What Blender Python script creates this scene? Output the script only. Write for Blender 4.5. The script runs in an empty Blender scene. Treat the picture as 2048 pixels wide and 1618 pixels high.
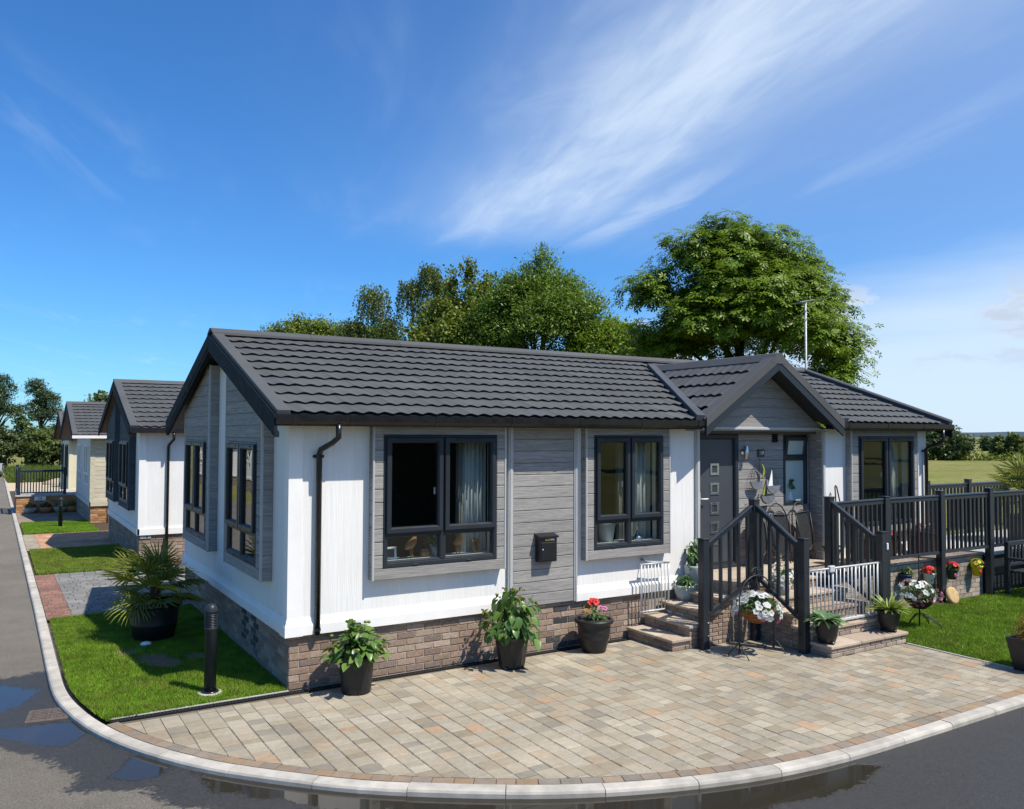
import bpy, math, random
import numpy as np
from mathutils import Vector, Matrix

random.seed(7); RNG = np.random.default_rng(7)
S = bpy.context.scene
COL = S.collection
R = math.radians

# ------------------------------------------------------------------ camera
CAM = Vector((-2.660, -8.784, 2.70))
YAW, PITCH, ROLL = 0.5518186, 0.0355587, 0.0039183
fw = Vector((math.sin(YAW)*math.cos(PITCH), math.cos(YAW)*math.cos(PITCH), math.sin(PITCH)))
rt = Vector((math.cos(YAW), -math.sin(YAW), 0)); up = rt.cross(fw)
r2 = rt*math.cos(ROLL)+up*math.sin(ROLL); u2 = -rt*math.sin(ROLL)+up*math.cos(ROLL)
cd = bpy.data.cameras.new('camera'); cam = bpy.data.objects.new('camera', cd); COL.objects.link(cam)
cam.matrix_world = Matrix(((r2.x, u2.x, -fw.x, CAM.x), (r2.y, u2.y, -fw.y, CAM.y), (r2.z, u2.z, -fw.z, CAM.z), (0, 0, 0, 1)))
cd.sensor_width = 36.0; cd.lens = 1670.7/2048*36; cd.clip_start = 0.1; cd.clip_end = 12000
S.camera = cam

# ------------------------------------------------------------------ sky, sun, exposure
SUNV = Vector((0.31, -0.557, 1.0)).normalized()
W = bpy.data.worlds.new('World'); S.world = W; W.use_nodes = True
def world():
    nt = W.node_tree; N = nt.nodes; L = nt.links; N.clear()
    def nd(t, **k):
        n = N.new(t)
        for a, b in k.items(): setattr(n, a, b)
        return n
    def mth(op, a, b=None, c=None, clamp=False):
        n = nd('ShaderNodeMath', operation=op); n.use_clamp = clamp
        for i, q in enumerate((a, b, c)):
            if q is None: continue
            if isinstance(q, (int, float)): n.inputs[i].default_value = q
            else: L.new(q, n.inputs[i])
        return n.outputs[0]
    def mr(v, a, b, c, d, smooth=True):
        n = nd('ShaderNodeMapRange'); n.interpolation_type = 'SMOOTHSTEP' if smooth else 'LINEAR'
        L.new(v, n.inputs[0])
        for i, q in enumerate((a, b, c, d)): n.inputs[i+1].default_value = q
        return n.outputs[0]
    sky = nd('ShaderNodeTexSky', sky_type='NISHITA'); sky.sun_disc = False
    sky.sun_elevation = math.asin(SUNV.z); sky.sun_rotation = math.atan2(SUNV.x, SUNV.y)
    sky.altitude = 0; sky.air_density = 1.0; sky.dust_density = 0.3; sky.ozone_density = 2.2
    tn = nd('ShaderNodeMix', data_type='RGBA', blend_type='MULTIPLY'); tn.inputs['Factor'].default_value = 1.0
    L.new(sky.outputs[0], tn.inputs['A']); tn.inputs['B'].default_value = (.46, .85, 1.28, 1)
    hs = nd('ShaderNodeHueSaturation'); hs.inputs['Saturation'].default_value = 1.03; hs.inputs['Value'].default_value = 1.0
    L.new(tn.outputs['Result'], hs.inputs['Color'])
    tc = nd('ShaderNodeTexCoord'); sp = nd('ShaderNodeSeparateXYZ'); L.new(tc.outputs['Generated'], sp.inputs[0])
    z = mth('MAXIMUM', sp.outputs[2], 0.015)
    px = mth('DIVIDE', sp.outputs[0], z); py = mth('DIVIDE', sp.outputs[1], z)
    def vec(a, b):
        c = nd('ShaderNodeCombineXYZ'); L.new(a, c.inputs[0]); L.new(b, c.inputs[1]); return c.outputs[0]
    def noise(v, s, det=6, rough=.55, dist=0.):
        n = nd('ShaderNodeTexNoise'); n.inputs['Scale'].default_value = s; n.inputs['Detail'].default_value = det
        n.inputs['Roughness'].default_value = rough; n.inputs['Distortion'].default_value = dist
        L.new(v, n.inputs['Vector']); return n.outputs['Fac']
    # cirrus: rotate the cloud layer so that t runs along the streak, d across it
    ang = math.atan2(1.30-3.70, 1.50-2.20); ca, sa = math.cos(ang), math.sin(ang)
    t = mth('ADD', mth('MULTIPLY', mth('SUBTRACT', px, 2.2), ca), mth('MULTIPLY', mth('SUBTRACT', py, 3.7), sa))
    d = mth('SUBTRACT', mth('MULTIPLY', mth('SUBTRACT', py, 3.7), ca), mth('MULTIPLY', mth('SUBTRACT', px, 2.2), sa))
    tv = vec(mth('MULTIPLY', t, .55), mth('MULTIPLY', d, 2.1))
    n1 = noise(tv, 1.5, 8, .56, .7); n2 = noise(tv, 4.6, 8, .58, 1.0); n0 = noise(tv, .55, 4, .5)
    dw = mth('ADD', d, mth('MULTIPLY', mth('SUBTRACT', n0, .5), .5))
    band = mth('POWER', 2.718, mth('MULTIPLY', mth('POWER', mth('DIVIDE', mth('SUBTRACT', dw, .04), .31), 2.0), -1.0))
    start = mr(t, -.35, .9, 0, 1)
    streak = mth('MULTIPLY', mth('MULTIPLY', band, start), mr(mth('ADD', mth('MULTIPLY', n1, .65), mth('MULTIPLY', n2, .35)), .28, .70, .42, 1.0))
    thin = mth('MULTIPLY', mr(n1, .46, .85, 0, .26), mr(n0, .42, .68, 0.05, 1))
    # milky veil low down to the right, with a few small cumulus
    veil_d = mth('ADD', mth('MULTIPLY', sp.outputs[0], .55), mth('MULTIPLY', sp.outputs[2], -1.25))
    wob = mth('MULTIPLY', mth('SUBTRACT', noise(vec(px, py), .35, 5, .6), .5), .14)
    veil = mr(mth('ADD', veil_d, wob), .14, .36, 0, .80)
    mpn = nd('ShaderNodeMapping'); L.new(tc.outputs['Generated'], mpn.inputs[0]); mpn.inputs['Scale'].default_value = (1, 1, 2.6)
    cum_n = noise(mpn.outputs[0], 8.5, 8, .58, .2)
    low = mth('MULTIPLY', mr(sp.outputs[2], .05, .10, 0, 1), mr(sp.outputs[2], .135, .19, 1, 0))
    cum = mth('MULTIPLY', mth('MULTIPLY', mr(cum_n, .46, .58, 0, .9), low), mr(sp.outputs[0], .45, .75, .0, 1))
    wide = mth('POWER', 2.718, mth('MULTIPLY', mth('POWER', mth('DIVIDE', mth('ADD', dw, -.22), .85), 2.0), -1.0))
    haze = mth('MULTIPLY', mth('MULTIPLY', wide, mr(n0, .25, .7, .35, 1.0)), mr(t, -.8, .8, .0, .20))
    haze = mth('ADD', haze, mr(sp.outputs[0], .55, .95, 0, .16))
    wisp = mth('MULTIPLY', mth('MULTIPLY', mr(mth('ABSOLUTE', mth('ADD', d, mth('ADD', -.46, mth('MULTIPLY', mth('SUBTRACT', n1, .5), .55)))), .0, .13, .26, 0), mr(t, -.3, .5, 0, 1)), mr(t, .8, 1.8, 1, 0))
    a = mth('ADD', mth('ADD', mth('ADD', mth('MULTIPLY', streak, .70), thin), haze), wisp)
    a = mth('MAXIMUM', a, veil); a = mth('MAXIMUM', a, cum, clamp=True); a = mth('MINIMUM', a, .93)
    mx = nd('ShaderNodeMix', data_type='RGBA'); L.new(a, mx.inputs['Factor']); L.new(hs.outputs[0], mx.inputs['A'])
    mx.inputs['B'].default_value = (5.9, 6.9, 8.1, 1)
    cs = nd('ShaderNodeMix', data_type='RGBA'); L.new(mth('MULTIPLY', cum, mr(cum_n, .50, .64, 0, .9)), cs.inputs['Factor'])
    L.new(mx.outputs['Result'], cs.inputs['A']); cs.inputs['B'].default_value = (4.3, 5.0, 6.1, 1)
    bg = nd('ShaderNodeBackground'); bg.inputs['Strength'].default_value = 0.105
    out = nd('ShaderNodeOutputWorld'); L.new(cs.outputs['Result'], bg.inputs['Color']); L.new(bg.outputs[0], out.inputs[0])
world()
sl = bpy.data.lights.new('sun', 'SUN'); sl.energy = 4.9; sl.angle = R(.53); sl.color = (1.0, .95, .86)
so = bpy.data.objects.new('sun', sl); COL.objects.link(so); so.location = (4, -8, 20)
so.rotation_euler = (-SUNV).to_track_quat('-Z', 'Y').to_euler()
S.view_settings.view_transform = 'Standard'; S.view_settings.look = 'None'
S.view_settings.exposure = 0.31; S.view_settings.gamma = 1.0; S.view_settings.use_curve_mapping = False
S.render.engine = 'CYCLES'
S.cycles.max_bounces = 6; S.cycles.transparent_max_bounces = 12; S.cycles.glossy_bounces = 3
S.cycles.diffuse_bounces = 3; S.cycles.use_adaptive_sampling = True; S.cycles.adaptive_threshold = .008; S.cycles.use_denoising = True; S.cycles.caustics_reflective = False; S.cycles.caustics_refractive = False

# ------------------------------------------------------------------ materials
MATS = {}
def mk(name):
    m = bpy.data.materials.new(name); m.use_nodes = True; nt = m.node_tree; nt.nodes.clear()
    return m, nt
class NT:
    def __init__(s, nt): s.nt = nt; s.N = nt.nodes; s.L = nt.links
    def nd(s, t, **k):
        n = s.N.new(t)
        for a, b in k.items(): setattr(n, a, b)
        return n
    def put(s, sock, q):
        if isinstance(q, (int, float)):
            try: sock.default_value = q
            except Exception: sock.default_value = (q, q, q, 1)
        elif isinstance(q, (tuple, list)): sock.default_value = (*q, 1) if len(q) == 3 and len(sock.default_value) == 4 else q
        else: s.L.new(q, sock)
    def m(s, op, a, b=None, c=None, clamp=False):
        n = s.nd('ShaderNodeMath', operation=op); n.use_clamp = clamp
        for i, q in enumerate((a, b, c)):
            if q is not None: s.put(n.inputs[i], q)
        return n.outputs[0]
    def mr(s, v, a, b, c, d, smooth=False):
        n = s.nd('ShaderNodeMapRange'); n.interpolation_type = 'SMOOTHSTEP' if smooth else 'LINEAR'
        s.put(n.inputs[0], v)
        for i, q in enumerate((a, b, c, d)): n.inputs[i+1].default_value = q
        return n.outputs[0]
    def pos(s, scale=(1, 1, 1), offs=None):
        g = s.nd('ShaderNodeNewGeometry'); v = g.outputs['Position']
        mp = s.nd('ShaderNodeMapping'); s.L.new(v, mp.inputs[0]); mp.inputs['Scale'].default_value = scale
        if offs is not None:
            c = s.nd('ShaderNodeCombineXYZ')
            for i in range(3): s.L.new(offs, c.inputs[i])
            s.L.new(c.outputs[0], mp.inputs['Location'])
        return mp.outputs[0]
    def noise(s, v, sc, det=4, rough=.55, dist=0.):
        n = s.nd('ShaderNodeTexNoise'); s.L.new(v, n.inputs['Vector'])
        n.inputs['Scale'].default_value = sc; n.inputs['Detail'].default_value = det
        n.inputs['Roughness'].default_value = rough; n.inputs['Distortion'].default_value = dist
        return n.outputs['Fac']
    def rnd(s):
        o = s.nd('ShaderNodeObjectInfo'); g = s.nd('ShaderNodeNewGeometry')
        return s.m('FRACT', s.m('ADD', o.outputs['Random'], g.outputs['Random Per Island']))
    def mix(s, f, a, b, mode='MIX'):
        n = s.nd('ShaderNodeMix', data_type='RGBA', blend_type=mode)
        s.put(n.inputs['Factor'], f); s.put(n.inputs['A'], a); s.put(n.inputs['B'], b); return n.outputs['Result']
    def val(s, col, v):
        n = s.nd('ShaderNodeVectorMath', operation='SCALE'); s.put(n.inputs[0], col); s.put(n.inputs['Scale'], v); return n.outputs[0]
    def bump(s, h, strength, dist, nrm=None):
        b = s.nd('ShaderNodeBump'); b.inputs['Strength'].default_value = strength; b.inputs['Distance'].default_value = dist
        s.L.new(h, b.inputs['Height'])
        if nrm is not None: s.L.new(nrm, b.inputs['Normal'])
        return b.outputs[0]
    def prin(s, col, rough=.6, spec=.5, metal=0., nrm=None, **k):
        p = s.nd('ShaderNodeBsdfPrincipled'); s.put(p.inputs['Base Color'], col); s.put(p.inputs['Roughness'], rough)
        p.inputs['Specular IOR Level'].default_value = spec; p.inputs['Metallic'].default_value = metal
        if nrm is not None: s.L.new(nrm, p.inputs['Normal'])
        for a, b in k.items(): s.put(p.inputs[a.replace('_', ' ')], b)
        return p.outputs[0]
    def out(s, sh): s.L.new(sh, s.nd('ShaderNodeOutputMaterial').inputs[0])

def pal(n, rv, cols):
    """choose between colours by a random value"""
    r = n.nd('ShaderNodeValToRGB'); r.color_ramp.interpolation = 'CONSTANT'
    e = r.color_ramp.elements
    tot = sum(w for _, w in cols); acc = 0
    for i, (c, w) in enumerate(cols):
        if i < 2: el = e[i]; el.position = acc
        else: el = e.new(acc)
        el.color = (*c, 1); acc += w/tot
    n.L.new(rv, r.inputs[0]); return r.outputs[0]

def plain(name, col, rough=.5, spec=.5, metal=0., var=.06, nscale=6., namt=.12, bscale=0., bstr=.2, bdist=.004, stretch=(1, 1, 1), rndvar=0.):
    m, nt = mk(name); n = NT(nt)
    f = n.mr(n.noise(n.pos(stretch), nscale, 5), .25, .75, 1-namt, 1+namt)
    if rndvar: f = n.m('MULTIPLY', f, n.mr(n.rnd(), 0, 1, 1-rndvar, 1+rndvar))
    c = n.val(col, f); nr = None
    if bscale: nr = n.bump(n.noise(n.pos(stretch), bscale, 5), bstr, bdist)
    rg = n.mr(n.noise(n.pos(), nscale*2.3, 4), .3, .7, max(.02, rough-.07), min(1, rough+.07))
    n.out(n.prin(c, rg, spec, metal, nr)); MATS[name] = m; return m

def materials():
    # white textured wall panels with fine vertical grain
    m, nt = mk('white_wall'); n = NT(nt)
    g = n.noise(n.pos((34, 34, 1.6)), 1.0, 5, .6); g2 = n.noise(n.pos((90, 90, 3)), 1.0, 3, .6)
    dirt = n.noise(n.pos(), 1.3, 5)
    c = n.val((.80, .775, .735), n.m('MULTIPLY', n.mr(dirt, .3, .7, .94, 1.02), n.m('MULTIPLY', n.mr(g, .35, .7, .95, 1.02), n.mr(g2, .3, .7, .97, 1.02))))
    streak = n.mr(n.noise(n.pos((9, 9, .5)), 1.0, 5, .6), .62, .82, 0, .10)
    c = n.mix(streak, c, (.52, .50, .45))
    n.out(n.prin(c, .7, .2, 0, n.bump(n.m('ADD', g, n.m('MULTIPLY', g2, .6)), .55, .008))); MATS['white_wall'] = m
    # grey embossed wood-grain cladding boards
    for nm, col, st in (('cladding', (.310, .292, .272), (1.6, 1.6, 38)), ('cladding_blue', (.060, .074, .088), (1.6, 1.6, 38)), ('cladding_cream', (.62, .55, .40), (1.6, 1.6, 30))):
        m, nt = mk(nm); n = NT(nt); rv = n.rnd()
        of = n.m('MULTIPLY', rv, 31.)
        g = n.noise(n.pos(st, of), 1.2, 6, .62, 1.4); g2 = n.noise(n.pos((st[0]*4, st[1]*4, st[2]*3), of), 1.2, 4, .6, .6)
        f = n.m('MULTIPLY', n.mr(g, .3, .72, .66, 1.24), n.mr(rv, 0, 1, .90, 1.08))
        f = n.m('MULTIPLY', f, n.mr(g2, .3, .7, .82, 1.14))
        n.out(n.prin(n.val(col, f), .75, .15, 0, n.bump(n.m('ADD', g, n.m('MULTIPLY', g2, .5)), .6, .005))); MATS[nm] = m
    # bricks: mixed brown buff
    def brick(nm, cols, rough=.85):
        m, nt = mk(nm); n = NT(nt); rv = n.rnd()
        c = pal(n, rv, cols); a = n.noise(n.pos(), 26, 5, .6); b = n.noise(n.pos(), 120, 3, .6)
        pale = n.mr(n.noise(n.pos(), 5.5, 5, .65), .60, .78, 0, .45)
        c = n.mix(pale, c, (.42, .37, .33))
        f = n.m('MULTIPLY', n.mr(a, .3, .72, .74, 1.18), n.mr(b, .3, .7, .88, 1.1))
        f = n.m('MULTIPLY', f, n.mr(n.m('FRACT', n.m('MULTIPLY', rv, 17.3)), 0, 1, .84, 1.14))
        n.out(n.prin(n.val(c, f), rough, .25, 0, n.bump(n.m('ADD', a, n.m('MULTIPLY', b, .5)), .6, .006))); MATS[nm] = m
    brick('brick', [((.305, .216, .158), 3), ((.275, .190, .138), 2), ((.330, .244, .180), 3), ((.245, .173, .132), 2), ((.360, .278, .212), 1.5), ((.208, .156, .128), 1)])
    brick('brick_dark', [((.060, .060, .062), 2), ((.080, .076, .074), 1)])
    brick('brick_grey', [((.315, .255, .20), 3), ((.36, .29, .225), 2), ((.26, .21, .172), 1.5), ((.40, .33, .26), 2)])
    brick('brick_orange', [((.42, .20, .08), 3), ((.50, .27, .12), 2), ((.30, .13, .06), 1.5), ((.45, .30, .16), 1.5)])
    plain('mortar', (.33, .285, .235), .95, .2, nscale=30, namt=.15, bscale=120, bstr=.4)
    # paving blocks
    def blocks(nm, cols, blend=None, moss=.3):
        m, nt = mk(nm); n = NT(nt); rv = n.rnd()
        c = pal(n, rv, cols)
        c = n.mix(n.mr(n.noise(n.pos((5, 14, 5)), 1.0, 4, .55, .8), .46, .70, 0, .40), c, blend or (.30, .22, .15))
        sp = n.noise(n.pos(), 210, 3, .7); big = n.noise(n.pos(), .9, 5, .6); md = n.noise(n.pos(), 17, 5, .6)
        f = n.m('MULTIPLY', n.mr(sp, .28, .72, .80, 1.16), n.mr(big, .3, .7, .80, 1.14))
        c = n.mix(n.mr(n.noise(n.pos(), 2.6, 6, .7), .58, .80, 0, .38), c, (.17, .155, .10))
        f = n.m('MULTIPLY', f, n.mr(md, .3, .7, .88, 1.08))
        f = n.m('MULTIPLY', f, n.mr(n.m('FRACT', n.m('MULTIPLY', rv, 23.7)), 0, 1, .91, 1.08))
        n.out(n.prin(n.val(c, f), .88, .25, 0, n.bump(n.m('ADD', sp, md), .35, .004))); MATS[nm] = m
    blocks('paver', [((.345, .296, .218), 4), ((.325, .286, .216), 4), ((.290, .242, .170), 2.2), ((.375, .330, .252), 3), ((.258, .230, .180), 1.3), ((.385, .262, .165), .40), ((.345, .275, .190), 1.2)], (.31, .245, .17))
    blocks('paver_edge', [((.275, .205, .145), 3), ((.245, .20, .155), 2), ((.30, .205, .125), 2), ((.21, .185, .155), 1)])
    blocks('paver_grey', [((.205, .198, .183), 3), ((.175, .170, .160), 2), ((.235, .226, .208), 2)], (.17, .165, .15))
    blocks('paver_red', [((.26, .135, .095), 3), ((.22, .12, .09), 2), ((.30, .165, .12), 1)], (.22, .12, .09))
    blocks('paver_orange', [((.48, .26, .15), 3), ((.42, .22, .13), 2), ((.54, .33, .20), 2), ((.36, .21, .15), 1)], (.45, .25, .15))
    blocks('slab', [((.48, .40, .31), 2), ((.52, .43, .33), 2), ((.42, .33, .25), 1.2)], (.46, .33, .24))
    plain('slab_pale', (.62, .60, .58), .8, .3, nscale=3, namt=.12)
    plain('joint_sand', (.135, .115, .085), .95, .1, nscale=40, namt=.25)
    plain('kerb_stone', (.42, .385, .330), .9, .25, nscale=5, namt=.28, bscale=110, bstr=.6, rndvar=.10)
    plain('concrete', (.42, .40, .36), .9, .2, nscale=7, namt=.18, bscale=90)
    plain('soil', (.085, .062, .042), .98, .1, nscale=30, namt=.3, bscale=60, bstr=.8, bdist=.02)
    plain('dry_soil', (.20, .135, .085), .98, .1, nscale=25, namt=.3, bscale=60, bstr=.6, bdist=.01)
    # roof tiles
    m, nt = mk('roof_tile'); n = NT(nt); rv = n.rnd()
    f = n.m('MULTIPLY', n.mr(n.noise(n.pos(), 160, 3, .7), .3, .7, .75, 1.2), n.mr(n.noise(n.pos(), 1.1, 5), .3, .7, .86, 1.1))
    f = n.m('MULTIPLY', f, n.mr(rv, 0, 1, .90, 1.08))
    n.out(n.prin(n.mix(n.mr(n.noise(n.pos(), 3.1, 6, .7), .62, .80, 0, .35), n.val((.078, .079, .079), f), (.13, .13, .122)), .75, .35, 0, n.bump(n.noise(n.pos(), 220, 3, .7), .5, .003))); MATS['roof_tile'] = m
    plain('barge', (.014, .018, .022), .75, .12, nscale=3, namt=.1)
    plain('anthracite', (.022, .027, .033), .42, .30, nscale=3, namt=.08)
    plain('anthracite_rail', (.020, .025, .031), .32, .45, nscale=5, namt=.06)
    plain('door_paint', (.052, .058, .068), .40, .5, nscale=3, namt=.06)
    plain('black_plastic', (.010, .010, .011), .28, .5, nscale=4, namt=.2)
    plain('pot_black', (.011, .0115, .0125), .46, .5, nscale=9, namt=.25, bscale=60, bstr=.12)
    plain('post_black', (.008, .008, .009), .42, .5)
    plain('trim_grey', (.42, .42, .41), .5, .4, nscale=4, namt=.06)
    plain('white_trim', (.80, .775, .735), .6, .25, nscale=4, namt=.05)
    plain('cream_wall', (.70, .63, .44), .6, .4, nscale=3, namt=.06)
    plain('grey_wall', (.55, .56, .55), .6, .4, nscale=3, namt=.06)
    plain('soffit', (.24, .15, .11), .7, .3, nscale=4, namt=.08)
    plain('lead', (.060, .066, .074), .55, .3, nscale=5, namt=.15, bscale=14, bstr=.2)
    plain('steel', (.62, .63, .64), .28, .5, 1., nscale=8, namt=.08)
    plain('gate_grey', (.56, .57, .57), .42, .5, .15, nscale=8, namt=.06)
    plain('galvanised', (.36, .37, .38), .5, .5, .3, nscale=12, namt=.15)
    plain('hull_metal', (.20, .205, .22), .5, .4, .3, nscale=14, namt=.25)
    plain('iron', (.035, .034, .033), .5, .5, .3, nscale=20, namt=.25)
    plain('rusty_iron', (.115, .088, .074), .72, .4, .2, nscale=22, namt=.3, bscale=80)
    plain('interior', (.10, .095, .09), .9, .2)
    plain('interior_pale', (.55, .55, .53), .9, .2)
    plain('curtain', (.74, .72, .67), .95, .1, nscale=20, namt=.08)
    plain('curtain_grey', (.28, .26, .24), .95, .1, nscale=90, namt=.3)
    plain('white_paint', (.82, .82, .80), .4, .5)
    plain('grey_glaze', (.36, .40, .42), .38, .5, nscale=5, namt=.06)
    plain('terracotta', (.42, .14, .06), .6, .4, nscale=8, namt=.15)
    plain('maroon', (.085, .010, .012), .25, .5, nscale=8, namt=.15)
    plain('wood', (.38, .17, .055), .5, .4, nscale=10, namt=.3, stretch=(1, 1, .2))
    plain('log', (.50, .34, .16), .8, .2, nscale=22, namt=.22)
    plain('wicker', (.26, .10, .032), .7, .3, nscale=30, namt=.35, rndvar=.25)
    plain('lime', (.27, .30, .05), .5, .4, nscale=8, namt=.25)
    plain('red_paint', (.55, .02, .02), .5, .4); plain('yellow_paint', (.75, .55, .02), .5, .4); plain('navy_paint', (.02, .03, .14), .5, .4)
    plain('green_dark', (.02, .06, .03), .5, .4)
    plain('bark', (.085, .065, .048), .95, .15, nscale=6, namt=.3, stretch=(4, 4, .7), bscale=9, bstr=.8, bdist=.03)
    plain('birch_bark', (.50, .47, .42), .85, .2, nscale=5, namt=.4, stretch=(.6, .6, 4))
    plain('stone', (.36, .33, .29), .9, .2, nscale=5, namt=.25, bscale=12, bstr=.7, bdist=.02)
    plain('sand', (.50, .40, .27), .95, .1, nscale=1.5, namt=.2)
    plain('hill', (.055, .085, .095), .95, .1, nscale=.01, namt=.3)  # distance haze is put into this bluish colour
    plain('fibre', (.075, .042, .024), .95, .1, nscale=40, namt=.4, bscale=70, bstr=.9, bdist=.01)
    # foliage: diffuse + translucent + a little sheen
    def leaf(nm, cols, trans=.35, gloss=.35, rough=.45, patch=None):
        m, nt = mk(nm); n = NT(nt); rv = n.rnd()
        r = n.nd('ShaderNodeValToRGB'); e = r.color_ramp.elements
        for i, c in enumerate(cols):
            el = e[i] if i < 2 else e.new(0)
            el.position = i/(len(cols)-1); el.color = (*c, 1)
        n.L.new(rv, r.inputs[0]); c = r.outputs[0]
        c = n.val(c, n.mr(n.noise(n.pos(), 1.1, 4), .3, .7, .78, 1.22))
        if patch:
            pn = n.m('ADD', n.m('MULTIPLY', n.noise(n.pos(), 1.9, 6, .65), .6), n.m('MULTIPLY', n.noise(n.pos(), 9., 4, .6), .4))
            c = n.mix(n.mr(pn, .50, .66, 0, .75), c, patch); c = n.val(c, n.mr(n.noise(n.pos(), 5.0, 5, .65), .3, .7, .62, 1.35))
        pr = n.prin(c, rough, gloss)
        tr = n.nd('ShaderNodeBsdfTranslucent'); n.put(tr.inputs[0], n.mix(.5, c, (.16, .22, .02), 'MIX'))
        mx = n.nd('ShaderNodeMixShader'); mx.inputs[0].default_value = trans; n.L.new(pr, mx.inputs[1]); n.L.new(tr.outputs[0], mx.inputs[2])
        n.out(mx.outputs[0]); MATS[nm] = m
    leaf('leaf_chestnut', [(0.138, 0.209, 0.013), (0.280, 0.366, 0.019), (0.442, 0.453, 0.021), (0.187, 0.295, 0.023)])
    leaf('leaf_ash', [(0.128, 0.211, 0.025), (0.223, 0.330, 0.032), (0.350, 0.422, 0.042), (0.160, 0.259, 0.029)])
    leaf('leaf_sycamore', [(0.140, 0.172, 0.018), (0.261, 0.281, 0.031), (0.417, 0.378, 0.049), (0.174, 0.214, 0.021)])
    leaf('leaf_birch', [(0.074, 0.114, 0.029), (0.128, 0.182, 0.042), (0.173, 0.202, 0.053)])
    leaf('leaf_bush', [(0.101, 0.164, 0.022), (0.194, 0.258, 0.033), (0.278, 0.312, 0.050)])
    leaf('leaf_dark', [(0.031, 0.062, 0.021), (0.058, 0.101, 0.030), (0.088, 0.137, 0.039)], .2)
    leaf('leaf_pine', [(0.027, 0.055, 0.026), (0.051, 0.086, 0.036), (0.070, 0.108, 0.043)], .15)
    leaf('leaf_far', [(0.047, 0.075, 0.024), (0.070, 0.105, 0.034), (0.093, 0.127, 0.037)], .2)
    leaf('leaf_hydrangea', [(0.044, 0.113, 0.022), (0.083, 0.173, 0.033), (0.134, 0.226, 0.044)], .3, .5, .35)
    leaf('leaf_hosta', [(.10, .20, .09), (.30, .38, .22), (.20, .30, .14)], .3, .4)
    leaf('leaf_hosta_gold', [(.16, .24, .05), (.42, .46, .16), (.30, .36, .08)], .3, .4)
    leaf('leaf_palm', [(0.201, 0.225, 0.037), (0.404, 0.369, 0.049), (0.698, 0.540, 0.067), (0.277, 0.290, 0.049)], .25, .4)
    leaf('leaf_small', [(0.039, 0.098, 0.028), (0.084, 0.168, 0.042)], .25, .4)
    leaf('leaf_orange', [(.34, .17, .03), (.45, .27, .04), (.25, .12, .03)], .3, .3)
    leaf('petal_white', [(.78, .78, .74), (.86, .86, .82)], .35, .3)
    leaf('petal_pink', [(.55, .12, .28), (.62, .22, .40)], .3, .3)
    leaf('petal_red', [(.60, .012, .015), (.70, .03, .03)], .25, .3)
    leaf('petal_yellow', [(.80, .62, .02), (.85, .70, .05)], .3, .3)
    leaf('petal_purple', [(.04, .015, .16), (.06, .02, .24)], .2, .3)
    leaf('grass_blade', [(0.151, 0.297, 0.014), (0.268, 0.453, 0.020), (0.402, 0.567, 0.032), (0.201, 0.354, 0.017)], .35, .3, .5, (.225, .235, .045))
    leaf('grass_dry', [(0.216, 0.218, 0.040), (0.360, 0.319, 0.066), (0.180, 0.235, 0.040)], .3, .2, .6, (.30, .27, .07))
    leaf('grass_meadow', [(.10, .15, .025), (.17, .20, .045), (.22, .22, .07), (.13, .17, .03)], .35, .2, .6)
    # lawn soil under the blades
    m, nt = mk('lawn'); n = NT(nt)
    g = n.noise(n.pos(), 2.3, 6, .65); h = n.noise(n.pos(), 34, 4, .65)
    c = n.mix(n.mr(h, .3, .7, 0, 1), (.055, .090, .012), (.110, .160, .022))
    n.out(n.prin(n.val(c, n.mr(g, .3, .7, .8, 1.2)), .9, .15, 0, n.bump(h, .8, .02))); MATS['lawn'] = m
    # meadow, the wide ground sheet
    m, nt = mk('meadow'); n = NT(nt)
    a = n.noise(n.pos(), .09, 6, .6); b = n.noise(n.pos(), 1.6, 5, .65); d2 = n.noise(n.pos((1, 1, 1)), .35, 5, .6)
    c = n.mix(n.mr(a, .35, .65, 0, 1), (.155, .170, .036), (.235, .220, .075))
    c = n.mix(n.mr(d2, .50, .68, 0, .55), c, (.205, .160, .085))
    n.out(n.prin(n.val(c, n.mr(b, .25, .75, .60, 1.35)), .95, .1, 0, n.bump(b, 1.0, .25))); MATS['meadow'] = m
    # asphalt with wet zone and standing water taken from the road's own "wet" attribute
    m, nt = mk('asphalt'); n = NT(nt)
    at = n.nd('ShaderNodeAttribute', attribute_name='wet'); wv = at.outputs['Fac']
    sp = n.noise(n.pos(), 190, 3, .75); fine = n.noise(n.pos(), 420, 2, .7); md = n.noise(n.pos(), 3.2, 6, .6); rg = n.noise(n.pos(), 24, 5, .65); lf = n.noise(n.pos(), .6, 4)
    wv2 = n.m('ADD', wv, n.m('ADD', n.m('MULTIPLY', n.m('SUBTRACT', rg, .5), .95), n.m('ADD', n.m('MULTIPLY', n.m('SUBTRACT', sp, .5), .55), n.m('MULTIPLY', n.m('SUBTRACT', md, .5), .8))))
    wet = n.mr(wv2, .42, .55, 0, 1, True)
    pud = n.mr(n.m('ADD', wv, n.m('ADD', n.m('MULTIPLY', n.m('SUBTRACT', md, .5), .75), n.m('MULTIPLY', n.m('SUBTRACT', rg, .5), .45))), 1.28, 1.44, 0, 1, True)
    f = n.m('MULTIPLY', n.mr(sp, .28, .72, .40, 1.62), n.mr(lf, .3, .7, .88, 1.12)); f = n.m('MULTIPLY', f, n.mr(md, .3, .7, .90, 1.1))
    f = n.m('MULTIPLY', f, n.mr(fine, .3, .7, .85, 1.15))
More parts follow.
